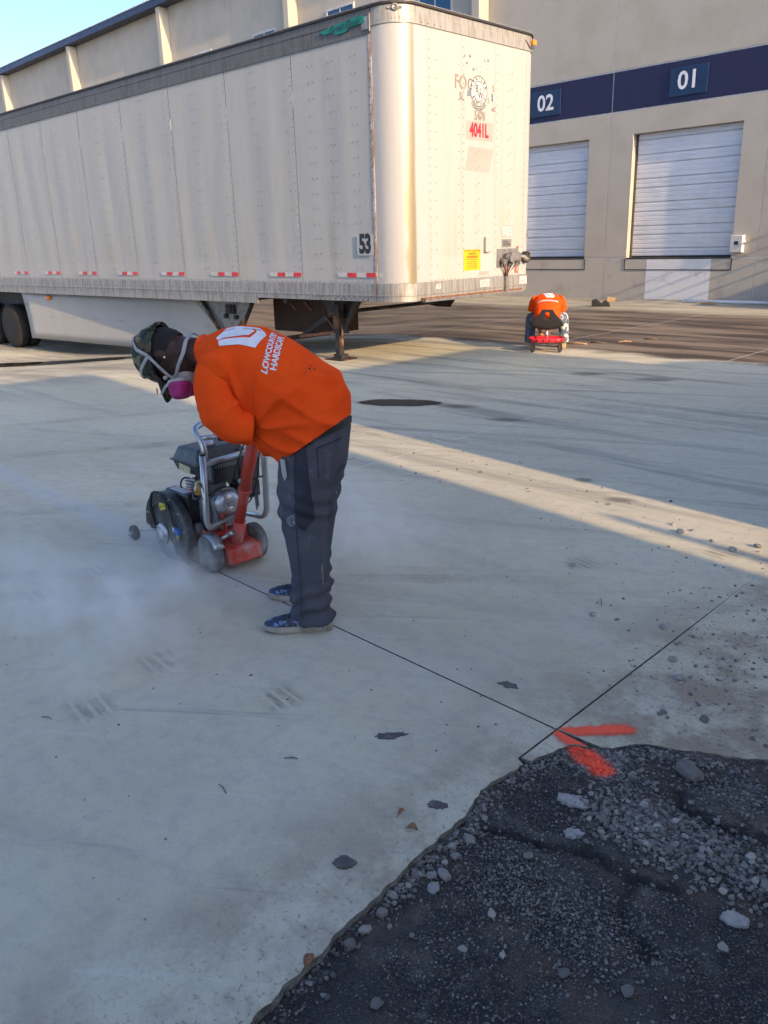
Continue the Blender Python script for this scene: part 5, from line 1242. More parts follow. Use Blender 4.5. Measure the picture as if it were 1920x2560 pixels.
decal('trouser_seam', [[(-.024+.004*i*0, .30-.028*i), (-.0205, .30-.028*i), (-.0205, .30-.028*(i+1)), (-.024, .30-.028*(i+1))] for i in range(29)], (-.125, .2, .58), (-1, 0, 0), (0, 0, 1), PB, 'pants_dark', pants, .002)
mk('pocket_cloth', MB().plate([(-.008, .10), (.014, .095), (.020, .02), (.006, .0), (-.004, .03)], (-.055, .205, .725), (-.9, -.1, 0), (0, .02, 1), (0, 1, 0), .008), wear('pale_pocket', (.34, .35, .35), None, .8), pants, .003)
mk('belt', MB().loft([ering((-.297, .935), (-.02, .850), .166, 28), ering((-.296, .960), (-.03, .875), .166, 28)], False), 'belt', P1)
# shoes
def shoe(hx, hy, ang, lab):
    rt = empty('shoe'); rt.parent = P1; rt.location = (hx, hy, 0); rt.rotation_euler = (0, 0, ang)
    prof = [(0, .030), (.02, .040), (.07, .040), (.12, .040), (.18, .050), (.23, .052), (.275, .044), (.302, .026), (.312, .006)]
    L = [(x, w) for x, w in prof]+[(x, -w*.95) for x, w in reversed(prof)]
    so_ = MB(); n = len(L)
    so_.add([(x*1.0+.002, y*1.0, .002+(.012 if x > .27 else .0)) for x, y in L]+[(.156+(x-.156)*1.035, y*1.10, .018+(.006 if x > .28 else 0)) for x, y in L]+[(.156+(x-.156)*1.02, y*1.05, .036+(.010 if x < .04 else 0)) for x, y in L], [(k*n+i, k*n+(i+1) % n, (k+1)*n+(i+1) % n, (k+1)*n+i) for k in (0, 1) for i in range(n)]+[tuple(range(n)), tuple(range(2*n, 3*n))], False)
    mk('sole', so_, 'sole', rt, .003)
    up = MB(); rings = []
    for x, w, h in [(.006, .026, .085), (.03, .036, .098), (.07, .038, .105), (.11, .038, .102), (.15, .042, .092), (.19, .047, .080), (.235, .048, .070), (.275, .040, .060), (.300, .024, .050), (.308, .010, .044)]:
        rings.append([Vector((x, w*math.cos(t)*(1 if math.sin(t) < .3 else .92), .034+(h-.034)*max(0, math.sin(t))**.8)) for t in [math.pi*k/12 for k in range(13)]])
    up.loft(rings, False, False); up.add(rings[0], [tuple(range(13))]); up.add(rings[-1], [tuple(range(13))])
    um = mk('upper', up, 'shoe', rt); q_ = um.modifiers.new('s', 'SUBSURF'); q_.levels = q_.render_levels = 2
    for i in range(4): 
        x = .130+.026*i; h = .098-.008*i; mk('lace', MB().tube([(x, -.028, h-.010), (x+.006, 0, h+.001), (x+.012, .028, h-.012)], .0035, 6), 'lace', rt)
    mk('lace_bow', MB().tube([(.125, .0, .102), (.12, .03, .104), (.135, .05, .085), (.13, .02, .10)], .003, 6), 'lace', rt)
shoe(-.206, .112, math.atan2(.107, .296)*.9, 'near'); shoe(-.100, -.168, .04, 'far')
# ================================================================== CONCRETE SAW
def dusted(name, c, rough=.45, metal=0.0, amt=.5, scale=9):
    """paint or metal with cement dust settled on it"""
    s = NT(name); f = s.ss(s.noise(scale, 6, .65, s.obj), .36, .72)
    nz_ = s.xyz(s.n('ShaderNodeNewGeometry').outputs['Normal'])[2]; low = s.math('SUBTRACT', 1.0, s.ss(s.xyz(s.pos)[2], .05, .40))
    k = s.math('MULTIPLY', f, s.math('MULTIPLY_ADD', low, .55, amt*.5), clamp=True)
    return s.done(s.mix(k, c, (.36, .355, .35)), s.math('MULTIPLY_ADD', k, .35, rough), s.math('MULTIPLY', metal, s.math('SUBTRACT', 1.0, k)))
M['saw_red'] = dusted('saw_red_paint', (.52, .045, .022), .4, 0, .45); M['saw_black'] = dusted('saw_black', (.014, .015, .017), .4, 0, .25); M['zinc'] = dusted('zinc_tube', (.50, .52, .52), .28, .9, .1)
M['engine'] = dusted('engine_casting', (.22, .225, .23), .45, .6, .3); M['starter'] = dusted('starter_cover', (.50, .51, .52), .32, .7, .15); M['blade'] = dusted('saw_blade', (.50, .52, .55), .3, .85, .35)
M['saw_tyre'] = dusted('saw_wheel_rubber', (.10, .095, .09), .85, 0, .9, 6); M['brass'] = dusted('brass', (.55, .36, .13), .35, .9, .1); M['blue_valve'] = dusted('blue_valve', (.03, .12, .40), .4)
M['label_white'] = wear('label_white', (.62, .62, .62), (.5, .5, .5), .6, scale=60); M['label_yellow'] = wear('label_yellow', (.70, .55, .03), (.55, .45, .1), .6, scale=60); M['label_cream'] = wear('label_cream', (.62, .55, .30), (.45, .4, .25), .6, scale=80, lo=.45, hi=.55)
SW = tag(empty('concrete_saw', (-3.72, 2.33, 0), math.pi), 'red walk-behind concrete saw with black engine and blade guard', 'concrete saw')
def bend(pts, r_=.05, n=6):
    """round the corners of a path"""
    pts = [Vector(p) for p in pts]; o = [pts[0]]
    for i in range(1, len(pts)-1):
        a, b, c = pts[i-1], pts[i], pts[i+1]; d1, d2 = (a-b), (c-b); k = min(r_, d1.length*.49, d2.length*.49); p, q = b+d1.normalized()*k, b+d2.normalized()*k
        for t in [j/n for j in range(n+1)]: o.append((p*(1-t)+b*t)*(1-t)+(b*(1-t)+q*t)*t)
    return o+[pts[-1]]
# chassis
mk('deck', MB().box(.02, .50, -.125, .115, .165, .195).box(.02, .10, -.125, .115, .09, .1645), 'saw_red', SW, .006)
mk('front_fork', MB().box(.44, .54, -.10, .08, .10, .1645), 'saw_red', SW, .006)
mk('rear_block', MB().plate([(-.125, .045), (.02, .055), (.02, .145), (-.11, .130)], (0, -.115, 0), (1,0,0), (0,0,1), (0,1,0), .215), 'saw_red', SW, .012)
mk('side_plate', MB().plate([(.02, .05), (.24, .10), (.24, .20), (.10, .215), (.02, .19)], (0, .118, 0), (1,0,0), (0,0,1), (0,1,0), .008), 'saw_red', SW, .003)
mk('column_sleeve', MB().cyl((-.03, 0, .10), (-.095, 0, .275), .034, .032, 20), 'saw_red', SW)
cb, ct = Vector((-.03, 0, .12)), Vector((-.300, 0, .800))
at = lambda t: cb+(ct-cb)*t
mk('column_tube', MB().tube([at(.16), at(.97)], .028, 20), 'saw_red', SW); mk('column_sleeve', MB().tube([at(.50), at(1.0)], .033, 20).tube([at(.495), at(.52)], .037, 20), 'saw_red', SW)
mk('grip_bar', MB().tube(bend([at(.985)+Vector((-.005, .21, .015)), at(.985)+Vector((-.005, -.19, .015))]), .015, 12), 'zinc', SW)
for s_ in (1, -1): mk('hand_grip', MB().tube([at(.985)+Vector((-.005, .21*s_-.0, .015)), at(.985)+Vector((-.005, .11*s_, .015))], .019, 12), 'saw_black', SW)
mk('clamp_lever', MB().tube([at(.58)+Vector((.03, -.03, 0)), at(.58)+Vector((.02, -.12, .0))], .006, 8), 'saw_black', SW)
mk('clamp_bolt', MB().cyl(at(.60)+Vector((0, .03, 0)), at(.60)+Vector((0, .05, .002)), .010, n=8), 'zinc', SW)
mk('adjust_lever', MB().tube([(-.08, .055, .215), (-.02, .12, .165)], .011, 10).cyl((-.09, .045, .22), (-.075, .06, .21), .016), 'zinc', SW)
mk('column_bolt', MB().cyl((-.045, .03, .20), (-.045, .055, .20), .012, n=8), 'zinc', SW)
mk('gusset', MB().plate([(.01, .20), (.10, .20), (.02, .33)], (0, .02, 0), (1,0,0), (0,0,1), (0,1,0), .008), 'saw_red', SW)
# zinc roll frame
mk('frame_tube', MB().tube(bend([(-.085, .185, .675), (-.062, .185, .30), (-.05, .16, .265), (.01, .02, .265)], .06), .0165, 14), 'zinc', SW)
mk('frame_tube', MB().tube(bend([(-.08, .18, .625), (-.02, -.18, .625)], .05), .0155, 14), 'zinc', SW)
mk('frame_tube', MB().tube(bend([(-.02, -.16, .628), (-.115, -.175, .628), (-.10, -.175, .25), (.10, -.17, .235)], .075), .0165, 14), 'zinc', SW)
mk('upper_handle', MB().tube(bend([(-.078, .165, .63), (-.065, .165, .735), (.005, .175, .795), (.03, .10, .815), (.03, -.16, .80)], .07), .0165, 14), 'zinc', SW)
mk('upper_handle_stub', MB().cyl((-.05, .16, .755), (-.065, .085, .752), .014), 'zinc', SW); mk('lift_hook', MB().tube(bend([(.03, .02, .80), (.03, .02, .865), (.03, -.06, .87)], .025), .009, 10), 'zinc', SW)
mk('tube_cap', MB().cyl((-.085, .185, .676), (-.0855, .185, .684), .018), 'saw_black', SW)
# engine
eg = mk('engine_block', MB().box(.05, .30, -.10, .06, .20, .40).box(.08, .26, -.05, .08, .38, .47), 'engine', SW, .012)
for q in range(6): mk('cooling_fin', MB().box(.30, .325, -.08, .05, .225+.028*q, .235+.028*q), 'engine', eg)
for q in range(4): mk('cooling_fin', MB().box(.06, .28, .0805, .095, .395+.018*q, .402+.018*q), 'engine', eg)
mk('crankcase_cover', MB().lathe([(.09, 0), (.09, .02), (.07, .035), (.0, .035)], (.17, .06, .30), (0, 1, 0), 20), 'engine', eg)
sd_ = Vector((-1, .15, 0)).normalized(); mk('recoil_starter', MB().lathe([(.078, 0), (.078, .012), (.066, .030), (.050, .046), (.022, .052), (.018, .048), (.0, .048)], (.055, -.02, .345), sd_, 26), 'starter', SW)
mk('starter_base', MB().lathe([(.088, 0), (.088, .02), (.080, .026)], (.075, -.023, .345), sd_, 26), 'engine', SW); mk('starter_bolt', MB().cyl(Vector((.055, -.02, .345))+sd_*.046, Vector((.055, -.02, .345))+sd_*.060, .012, n=8), 'zinc', SW)
mf = mk('muffler_cover', MB().box(-.005, .115, -.075, .085, .475, .595), 'saw_black', SW, .012)
for q in range(6): mk('muffler_slot', MB().box(.01+.017*q, .018+.017*q, .0855, .088, .50, .57), 'engine', mf)
for q in range(8): mk('muffler_slot', MB().box(-.0075, -.0055, -.06+.017*q, -.05+.017*q, .565, .585), 'engine', mf)
tk = mk('fuel_tank', MB().add([(.125, -.20, .495), (.36, -.20, .495), (.36, .09, .495), (.125, .09, .495), (.105, -.22, .565), (.385, -.22, .565), (.385, .11, .565), (.105, .11, .565), (.13, -.19, .650), (.355, -.19, .640), (.355, .08, .640), (.13, .08, .650)], [(3,2,1,0),(0,1,5,4),(1,2,6,5),(2,3,7,6),(3,0,4,7),(4,5,9,8),(5,6,10,9),(6,7,11,10),(7,4,8,11),(8,9,10,11)]), 'saw_black', SW, .018, 3)
mk('tank_rim', MB().box(.100, .390, -.225, .115, .560, .570), 'saw_black', tk, .003); mk('fuel_cap', MB().lathe([(.040, 0), (.040, .012), (.038, .026), (.030, .030), (.0, .030)], (.19, -.01, .648), (0, 0, 1), 20), 'starter', tk)
mk('tank_neck', MB().lathe([(.052, 0), (.048, .014), (.0, .014)], (.19, -.01, .642), (0, 0, 1), 20), 'saw_black', tk); mk('warning_label', MB().obox((.25, .106, .53), (.055, .001, .004), (0, .002, 0), (0, -.002, .020)), 'label_cream', tk)
ac = mk('air_cleaner', MB().box(.02, .16, -.24, -.09, .44, .60), 'saw_black', SW, .025, 3); mk('air_cleaner_knob', MB().cyl((.09, -.165, .60), (.09, -.165, .62), .018), 'saw_black', ac); mk('air_cleaner_base', MB().box(.03, .15, -.235, -.10, .34, .439), 'saw_black', SW, .01)
mk('bracket', MB().plate([(.0, .36), (.04, .36), (.03, .26), (.0, .30)], (0, -.20, 0), (1,0,0), (0,0,1), (0,1,0), .006), 'zinc', SW)
# belt cover, guard, blade
bc = mk('belt_cover', MB().box(.155, .40, .085, .165, .205, .405), 'saw_black', SW, .016, 3); mk('warning_label', MB().box(.20, .36, .095, .155, .4055, .407), 'label_white', bc); mk('label_stripe', MB().box(.20, .36, .095, .106, .4072, .4078), 'red_tape', bc)
gc = Vector((.310, 0, .185)); GR = .222
gp_ = [(gc.x+GR*math.cos(R(a)), gc.z+GR*math.sin(R(a))) for a in range(4, 200, 7)]+[(.13, .055), (.225, .060), (.262, .120), (.300, .150), (.372, .195), (.415, .205), (.44, .17), (.49, .150)]
gd = mk('blade_guard', MB().plate(gp_, (0, .172, 0), (1,0,0), (0,0,1), (0,1,0), .055), 'saw_black', SW, .010, 3)
fg = [(gc.x+.225*math.cos(R(a)), gc.z+.225*math.sin(R(a))) for a in range(-2, 75, 8)]+[(.40, .30), (.44, .16)]
mk('front_guard_flap', MB().plate([(x+.035, z-.01) for x, z in fg], (0, .180, 0), (1,0,0), (0,0,1), (0,1,0), .035), 'saw_black', SW, .006)
mk('warning_label', MB().obox((.325, .2285, .325), (.030, 0, -.010), (0, .0012, 0), (.006, 0, .020)), 'label_yellow', gd)
for q in (-1, 1): mk('label_symbol', MB().plate([(-.008, -.006), (.008, -.006), (0, .008)], (.325+.014*q, .2300, .325-.005*q), (1,0,0), (0,0,1), (0,1,0), .0008), 'print_black', gd)
bl = mk('saw_blade', MB().lathe([(.0, 0), (.158, 0), (.160, .0018), (.158, .0036), (.0, .0036)], (.335, .196, .138), (0, 1, 0), 48), 'blade', SW)
mk('blade_flange', MB().lathe([(.0, .0), (.062, .0), (.058, .012), (.030, .018), (.0, .018)], (.345, .228, .160), (0, 1, 0), 24), 'starter', SW)
for q in range(3): mk('flange_bolt', MB().cyl((.345+.045*math.cos(2.1*q+1), .240, .160+.045*math.sin(2.1*q+1)), (.345+.045*math.cos(2.1*q+1), .252, .160+.045*math.sin(2.1*q+1)), .007, n=6), 'zinc', SW)
mk('water_hose', MB().tube(bend([(.41, .235, .20), (.435, .245, .30), (.40, .245, .395), (.33, .24, .41), (.25, .24, .36), (.20, .24, .26), (.19, .235, .19)], .06), .008, 10), 'cable', SW)
mk('hose_valve', MB().obox((.165, .235, .215), (.022, 0, .006), (0, .014, 0), (-.004, 0, .016)), 'blue_valve', SW, .003); mk('hose_fitting', MB().tube([(.170, .235, .205), (.160, .24, .170)], [.011, .009], 10), 'brass', SW); mk('hose_elbow', MB().obox((.195, .235, .22), (.014, 0, 0), (0, .012, 0), (0, 0, .012)), 'label_white', SW, .003)
mk('water_tap', MB().tube(bend([(-.02, .17, .515), (-.05, .21, .525), (-.09, .235, .505)], .02), [.014]*9, 12).cyl((-.085, .232, .507), (-.112, .250, .495), .018, n=10), 'brass', SW); mk('tap_hose', MB().tube(bend([(-.02, .18, .49), (.0, .21, .46), (-.04, .235, .44), (-.07, .22, .45)], .03), .008, 8), 'cable', SW)
mk('bearing_roller', MB().cyl((.13, .10, .215), (.13, .165, .215), .036, n=18).cyl((.13, .166, .215), (.13, .185, .215), .018, n=12), 'saw_black', SW); mk('roller_cap', MB().cyl((.13, .1855, .215), (.13, .192, .215), .024, n=14), 'starter', SW)
mk('lock_spring', MB().tube([(.215+.012*math.cos(t), .235+.006*math.sin(t), .10-.004*t/2) for t in [i*.7 for i in range(24)]], .003, 6), 'zinc', SW)
mk('dust_skirt', MB().plate([(.12, .02), (.215, .03), (.20, .11), (.13, .12)], (0, .205, 0), (1,0,0), (0,0,1), (0,1,0), .006), 'saw_black', SW)
mk('throttle_cable', MB().tube(bend([at(.95)+Vector((.0, .05, 0)), (-.20, .06, .62), (-.10, .03, .50), (.03, -.02, .46), (.10, -.09, .48)], .08), .005, 8), 'cable', SW)
mk('stop_wire', MB().tube(bend([at(.9)+Vector((-.02, -.03, 0)), at(.6)+Vector((-.03, -.05, 0)), (-.10, -.07, .36), (.04, -.10, .33)], .06), .004, 8), 'cable', SW)
mk('fuel_line', MB().tube(bend([(.16, .09, .50), (.14, .115, .46), (.10, .11, .42), (.06, .07, .40)], .03), .005, 8), 'cable', SW)
mk('spark_lead', MB().tube(bend([(.30, .03, .44), (.34, .07, .46), (.32, .11, .42), (.27, .10, .38)], .03), .005, 8), 'cable', SW)
mk('oil_drain', MB().cyl((.05, .03, .225), (.02, .045, .222), .010, n=8), 'brass', SW)
for q in range(4): mk('deck_bolt', MB().cyl((.06+.11*q, .105, .1955), (.06+.11*q, .105, .204), .009, n=6), 'zinc', SW)
for q in range(6): a = R(20+30*q); mk('guard_bolt', MB().cyl((gc.x+.205*math.cos(a), .2275, gc.z+.205*math.sin(a)), (gc.x+.205*math.cos(a), .2335, gc.z+.205*math.sin(a)), .006, n=6), 'zinc', gd)
mk('guard_rib', MB().tube([(gc.x+.165*math.cos(R(a)), .2275, gc.z+.165*math.sin(R(a))) for a in range(15, 176, 10)], .006, 6), 'saw_black', gd)
# wheels
for y0, s_ in ((.118, 1), (-.172, -1)):
    w = mk('wheel', MB().lathe([(.06, 0), (.095, 0), (.102, .008), (.102, .047), (.095, .055), (.06, .055)], (0, y0, .102), (0, 1, 0), 36), 'saw_tyre', SW)
    ys = y0+.049 if s_ > 0 else y0+.004; ax = (0, s_, 0)
    mk('wheel_disc', MB().lathe([(.070, -.02), (.066, 0), (.034, -.008), (.030, .004), (.012, .008), (.0, .010)], (0, ys, .102), ax, 24), 'saw_tyre', w)
    for q in range(5): a = 2*math.pi*q/5; mk('wheel_spoke', MB().bar((.018*math.cos(a), ys-.004*s_, .102+.018*math.sin(a)), (.070*math.cos(a), ys-.004*s_, .102+.070*math.sin(a)), .012, .012), 'saw_tyre', w)
    mk('mudguard', MB().loft([[Vector((.109*math.cos(R(a)), y0+dy, .102+.109*math.sin(R(a)))) for dy in (-.004, .057)]+[Vector((.112*math.cos(R(a)), y0+dy, .102+.112*math.sin(R(a)))) for dy in (.057, -.004)] for a in range(70, 166, 12)], True), 'zinc' if s_ > 0 else 'saw_black', SW) if s_ > 0 else None
mk('axle', MB().tube([(0, -.17, .102), (0, .17, .102)], .012, 10), 'zinc', SW)
for y in (-.09, .07): 
    w = mk('wheel', MB().lathe([(.02, 0), (.052, 0), (.055, .006), (.055, .026), (.052, .032), (.02, .032)], (.50, y-.016, .055), (0, 1, 0), 24), 'saw_tyre', SW)
    mk('wheel_hub', MB().cyl((.50, y-.018, .055), (.50, y+.018, .055), .019), 'zinc', w)
mk('guide_arm', MB().bar((.50, .19, .135), (.80, .165, .052), .022, .008), 'zinc', SW)
gw = mk('guide_wheel', MB().lathe([(.012, 0), (.042, 0), (.045, .005), (.045, .024), (.042, .029), (.012, .029)], (.80, .170, .046), (0, 1, 0), 24), 'saw_tyre', SW); mk('guide_hub', MB().cyl((.80, .165, .046), (.80, .225, .046), .010).cyl((.80, .21, .046), (.80, .222, .046), .018, n=8), 'zinc', gw)

# ------------------------------------------------------------------ dust in the air
def m_dust():
    m_ = bpy.data.materials.new('cement_dust'); m_.use_nodes = True; s = NT.__new__(NT); s.m = m_; s.t = m_.node_tree; s.t.nodes.clear()
    o = s.n('ShaderNodeOutputMaterial'); v = s.n('ShaderNodeVolumePrincipled'); v.inputs['Color'].default_value = (.995, .985, .965, 1); v.inputs['Anisotropy'].default_value = .15
    s.pos = s.n('ShaderNodeNewGeometry').outputs['Position']; tot = None
    warp = s.n('ShaderNodeTexNoise'); s.put(warp.inputs['Vector'], s.pos); warp.inputs['Scale'].default_value = 2.4; warp.inputs['Detail'].default_value = 3
    P = s.vadd(s.pos, s.vmul(s.vadd(warp.outputs[1], (-.5, -.5, -.5)), (.35, .35, .22)))
    for (cx, cy_, cz), (sx, sy, sz), d in DUST:
        q = s.vmul(s.vadd(P, (-cx, -cy_, -cz)), (1/sx, 1/sy, 1/sz)); x = s.n('ShaderNodeVectorMath', operation='DOT_PRODUCT'); s.put(x.inputs[0], q); s.put(x.inputs[1], q)
        g = s.math('MULTIPLY', s.math('POWER', 2.718, s.math('MULTIPLY', x.outputs['Value'], -1.0)), d); tot = g if tot is None else s.math('ADD', tot, g)
    nz_ = s.ss(s.noise(4.2, 5, .62, P), .36, .68); tot = s.math('MULTIPLY', tot, s.math('MULTIPLY_ADD', nz_, 1.2, .06))
    tot = s.math('MAXIMUM', s.math('SUBTRACT', tot, .02), 0.0)
    s.put(v.inputs['Density'], tot); s.t.links.new(v.outputs[0], o.inputs['Volume']); return m_
DUST = [((-3.76, 1.99, .03), (.17, .13, .11), 11.0), ((-3.60, 1.72, .07), (.32, .28, .13), 4.6), ((-3.42, 1.42, .09), (.50, .34, .15), 2.6), ((-4.1, 1.25, .10), (.6, .36, .17), 1.3), ((-3.22, 2.85, .18), (.38, .26, .22), 2.6), ((-3.05, 1.25, .07), (.4, .25, .11), 1.2)]
M['dust'] = m_dust()
tag(mk('dust_cloud', MB().box(-6.2, -2.2, .45, 3.7, .006, .75), 'dust'), 'pale cement dust drifting low round the saw', 'dust', kind='stuff')

# ================================================================== FAR WORKER AND CART
M['tray_red'] = wear('red_plastic', (.62, .02, .035), (.5, .02, .03), .45, scale=8); M['seat_black'] = wear('black_plastic', (.014, .014, .014), (.022, .02, .018), .65, scale=6)
M['jeans'] = m_cloth('blue_jeans', (.075, .10, .15), (.13, .15, .18), 8, .45, .6); M['jeans_paint'] = m_cloth('paint_splashed_jeans', (.09, .12, .17), (.55, .55, .52), 13, .50, .56)
M['skin2'] = wear('skin_tan', (.35, .16, .09), (.28, .12, .07), .55, scale=10); M['boot'] = wear('tan_boot', (.50, .36, .20), (.36, .25, .14), .7, scale=12)
VD = Vector((-.584, .812, 0))
CT = tag(empty('rolling_seat', (-7.655, 10.735, 0), math.atan2(VD.y, VD.x)), 'rolling work seat with red tray and black saddle under the far worker', 'work seat')
n = 28; rim = []
def oval(rx, ry, z, k=3.0): 
    o = []
    for i in range(n):
        t = 2*math.pi*i/n; c, s_ = math.cos(t), math.sin(t); q = (abs(c)**k+abs(s_)**k)**(-1/k); o.append(Vector((rx*c*q, ry*s_*q, z)))
    return o
tr2 = mk('tray', MB().loft([oval(.17, .24, .150), oval(.185, .262, .160), oval(.19, .27, .215), oval(.18, .26, .215), oval(.172, .245, .170)], True), 'tray_red', CT)
for i in range(16):
    t = 2*math.pi*(i+.5)/16; c, s_ = math.cos(t), math.sin(t); q = (abs(c)**3+abs(s_)**3)**(-1/3); p = Vector((.1935*c*q, .274*s_*q, .19)); mk('tray_notch', MB().obox(p, Vector((c*.003, s_*.003, 0)), Vector((-s_*.018, c*.018, 0)), (0, 0, .018)), wear('tray_notch', (.28, .012, .02), None, .6) if i == 0 else 'tray_notch_m', tr2) if False else None
M['notch'] = wear('tray_notch', (.26, .010, .018), None, .6)
for i in range(18):
    t = 2*math.pi*(i+.5)/18; c, s_ = math.cos(t), math.sin(t); q = (abs(c)**3+abs(s_)**3)**(-1/3); p = Vector((.190*c*q, .270*s_*q, .188)); mk('tray_notch', MB().obox(p, Vector((c*.004, s_*.004, 0)), Vector((-s_*.017, c*.017, 0)), (0, 0, .017)), 'notch', tr2)
mk('post', MB().cyl((0, 0, .15), (0, 0, .36), .020), 'zinc', CT)
mk('underframe', MB().box(-.15, .15, -.02, .02, .125, .149).box(-.02, .02, -.22, .22, .120, .1249), 'black', CT)
for x, y in ((-.14, -.205), (-.14, .205), (.14, -.205), (.14, .205)):
    w = mk('caster', MB().lathe([(.042, 0), (.056, 0), (.058, .006), (.058, .018), (.056, .024), (.042, .024)], (x, y-.012, .058), (.5, 1, 0), 24), 'black', CT)
    for q in range(6): a = 2*math.pi*q/6; d = Vector((1, -.5, 0)).normalized(); mk('caster_spoke', MB().bar(Vector((x, y, .058)), Vector((x, y, .058))+d*.046*math.cos(a)+Vector((0, 0, .046*math.sin(a))), .008, .006), 'plate_grey', w)
    mk('caster_fork', MB().box(x-.012, x+.012, y-.03, y-.022, .05, .14).box(x-.012, x+.012, y+.022, y+.03, .05, .14).box(x-.012, x+.012, y-.021, y+.021, .12, .14), 'black', w)
# saddle seat with curved back and hand hole
st_ = MB(); rows = []
def seat_pt(u, v):
    """u across -1..1, v from front lip 0 to back top 1"""
    w = .245*math.sin(math.pi*min(1, .30+.56*v if v < .55 else .608+(v-.55)*.55))**.9
    if v > .55: w = .25*(1-.66*sstep(v, .60, 1.0))
    else: w = .245*(.72+.28*sstep(v, 0, .5))
    x = .14-.30*v if v < .6 else -.04-.045*sstep(v, .6, 1.0)-.02; z = .345+.05*(1-v)*0+.02*u*u
    if v < .6: z = .34+.06*u*u+.02*v; x = .15-.32*v
    else: t = (v-.6)/.4; x = -.042-.08*t; z = .352+.30*t+.06*u*u*(1-t)
    return Vector((x, w*u, z))
vs = [seat_pt(-1+2*i/16, j/16) for j in range(17) for i in range(17)]; fs = []
for j in range(16):
    for i in range(16):
        if j in (13, 14) and 6 <= i <= 9: continue
        fs.append((j*17+i, j*17+i+1, (j+1)*17+i+1, (j+1)*17+i))
st_.add(vs, fs, True); so_ = mk('saddle', st_, 'seat_black', CT); q = so_.modifiers.new('s', 'SOLIDIFY'); q.thickness = .022; q2 = so_.modifiers.new('u', 'SUBSURF'); q2.levels = q2.render_levels = 1
P2 = tag(empty('person', (-7.655-.584*.15, 10.735+.812*.15, 0), math.atan2(VD.y, VD.x)), 'far worker in orange shirt and jeans crouched forward on the rolling seat', 'person')
# local: x away from camera (forward), y left, z up
b2 = MB()
b2.ell((.42, -.03, .70), (.10, .075, .11), 14, 10).tube([(.30, 0, .74), (.38, -.02, .72)], [.06, .055], 12).ell((.50, -.03, .655), (.03, .02, .02), 8, 6)
for s_ in (-1, 1): b2.ell((.42, -.03+.078*s_, .69), (.015, .012, .03), 8, 6)
b2.tube([(.03, 0, .47), (.16, 0, .66), (.28, 0, .74)], [.12, .13, .09], 14)
for s_, hx in ((1, .36), (-1, .36)):
    b2.tube([(.27, .20*s_, .72), (.34, .20*s_, .50), (.36, .06*s_+.04, .25)], [.055, .042, .030], 12); d = Vector((.2, -.2*s_, -1)).normalized(); H = Vector((.36, .06*s_+.04, .24)); b2.ell(H+d*.03, (.022, .036, .045), 10, 8)
    for q in range(4): b2.tube([H+d*.05+Vector((0, (-.027+.018*q), 0)), H+d*.085+Vector((.006, (-.029+.019*q), 0)), H+d*.11+Vector((-.004, (-.028+.018*q), 0))], [.009, .0085, .007], 8)
    b2.tube([H+d*.02+Vector((0, -.035*s_, 0)), H+d*.06+Vector((.01, -.055*s_, 0))], [.010, .008], 8)
    b2.tube([(.02, .10*s_, .44), (.30, .235*s_, .44), (.30, .25*s_, .10)], [.075, .055, .04], 12)
link('body', blob(b2, .010, 4), 'skin2', P2)
hh = MB().ell((.415, -.03, .715), (.104, .080, .112), 16, 12); h2 = fixn(hh.mesh('cap')); bisect(h2, (.41, 0, .70), (.3, 0, -1)); link('cap', h2, 'hair', P2)
s2 = MB(); n_ = 26
def r2(cx, cz, ra, rb_, tilt, n=26):
    c, s_ = math.cos(tilt), math.sin(tilt); return [Vector((cx+ra*math.cos(2*math.pi*k/n)*c, rb_*math.sin(2*math.pi*k/n), cz+ra*math.cos(2*math.pi*k/n)*s_)) for k in range(n)]
s2.loft([r2(-.04, .44, .16, .20, -.2), r2(.00, .54, .17, .205, -.4), r2(.07, .64, .165, .205, -.6), r2(.16, .715, .14, .215, -.9), r2(.25, .75, .12, .20, -1.1), r2(.32, .755, .08, .10, -1.3)], True)
for s_ in (-1, 1): s2.tube([(.24, .15*s_, .75), (.28, .20*s_, .70), (.32, .225*s_, .58)], [.095, .09, .085], 16)
m2 = blob(s2, .012, 4); wrinkle(m2, lambda c: .006*mnoise.noise(c*9)+.004*math.sin((c.z*1.2+c.y*.6)*60+4*mnoise.noise(c*5))*(1-sstep(c.z, .6, .75)))
bisect(m2, (0, 0, .455), (0, 0, -1))
for p in m2.polygons: p.use_smooth = True
sh2 = link('shirt', m2, 'shirt', P2); B2 = bvh_of(m2)
mir = lambda L: [(x*.95, y*.95) for x, y in L]
decal('shirt_logo', [[(x+.01, y) for x, y in mir(inner)], [(x+.01, y) for x, y in mir(topp)], [(x+.01, y) for x, y in mir(outer)]], (.12, -.02, .80), (0, -1, 0), (.8, 0, .6), B2, 'print', sh2)
tm = text_mesh('LOWCOUNTRY', .044, .03, 1.0, ext=0); decal('shirt_lettering', tm, (.02, 0, .72), (0, -1, 0), (.6, 0, .8), B2, 'print', sh2)
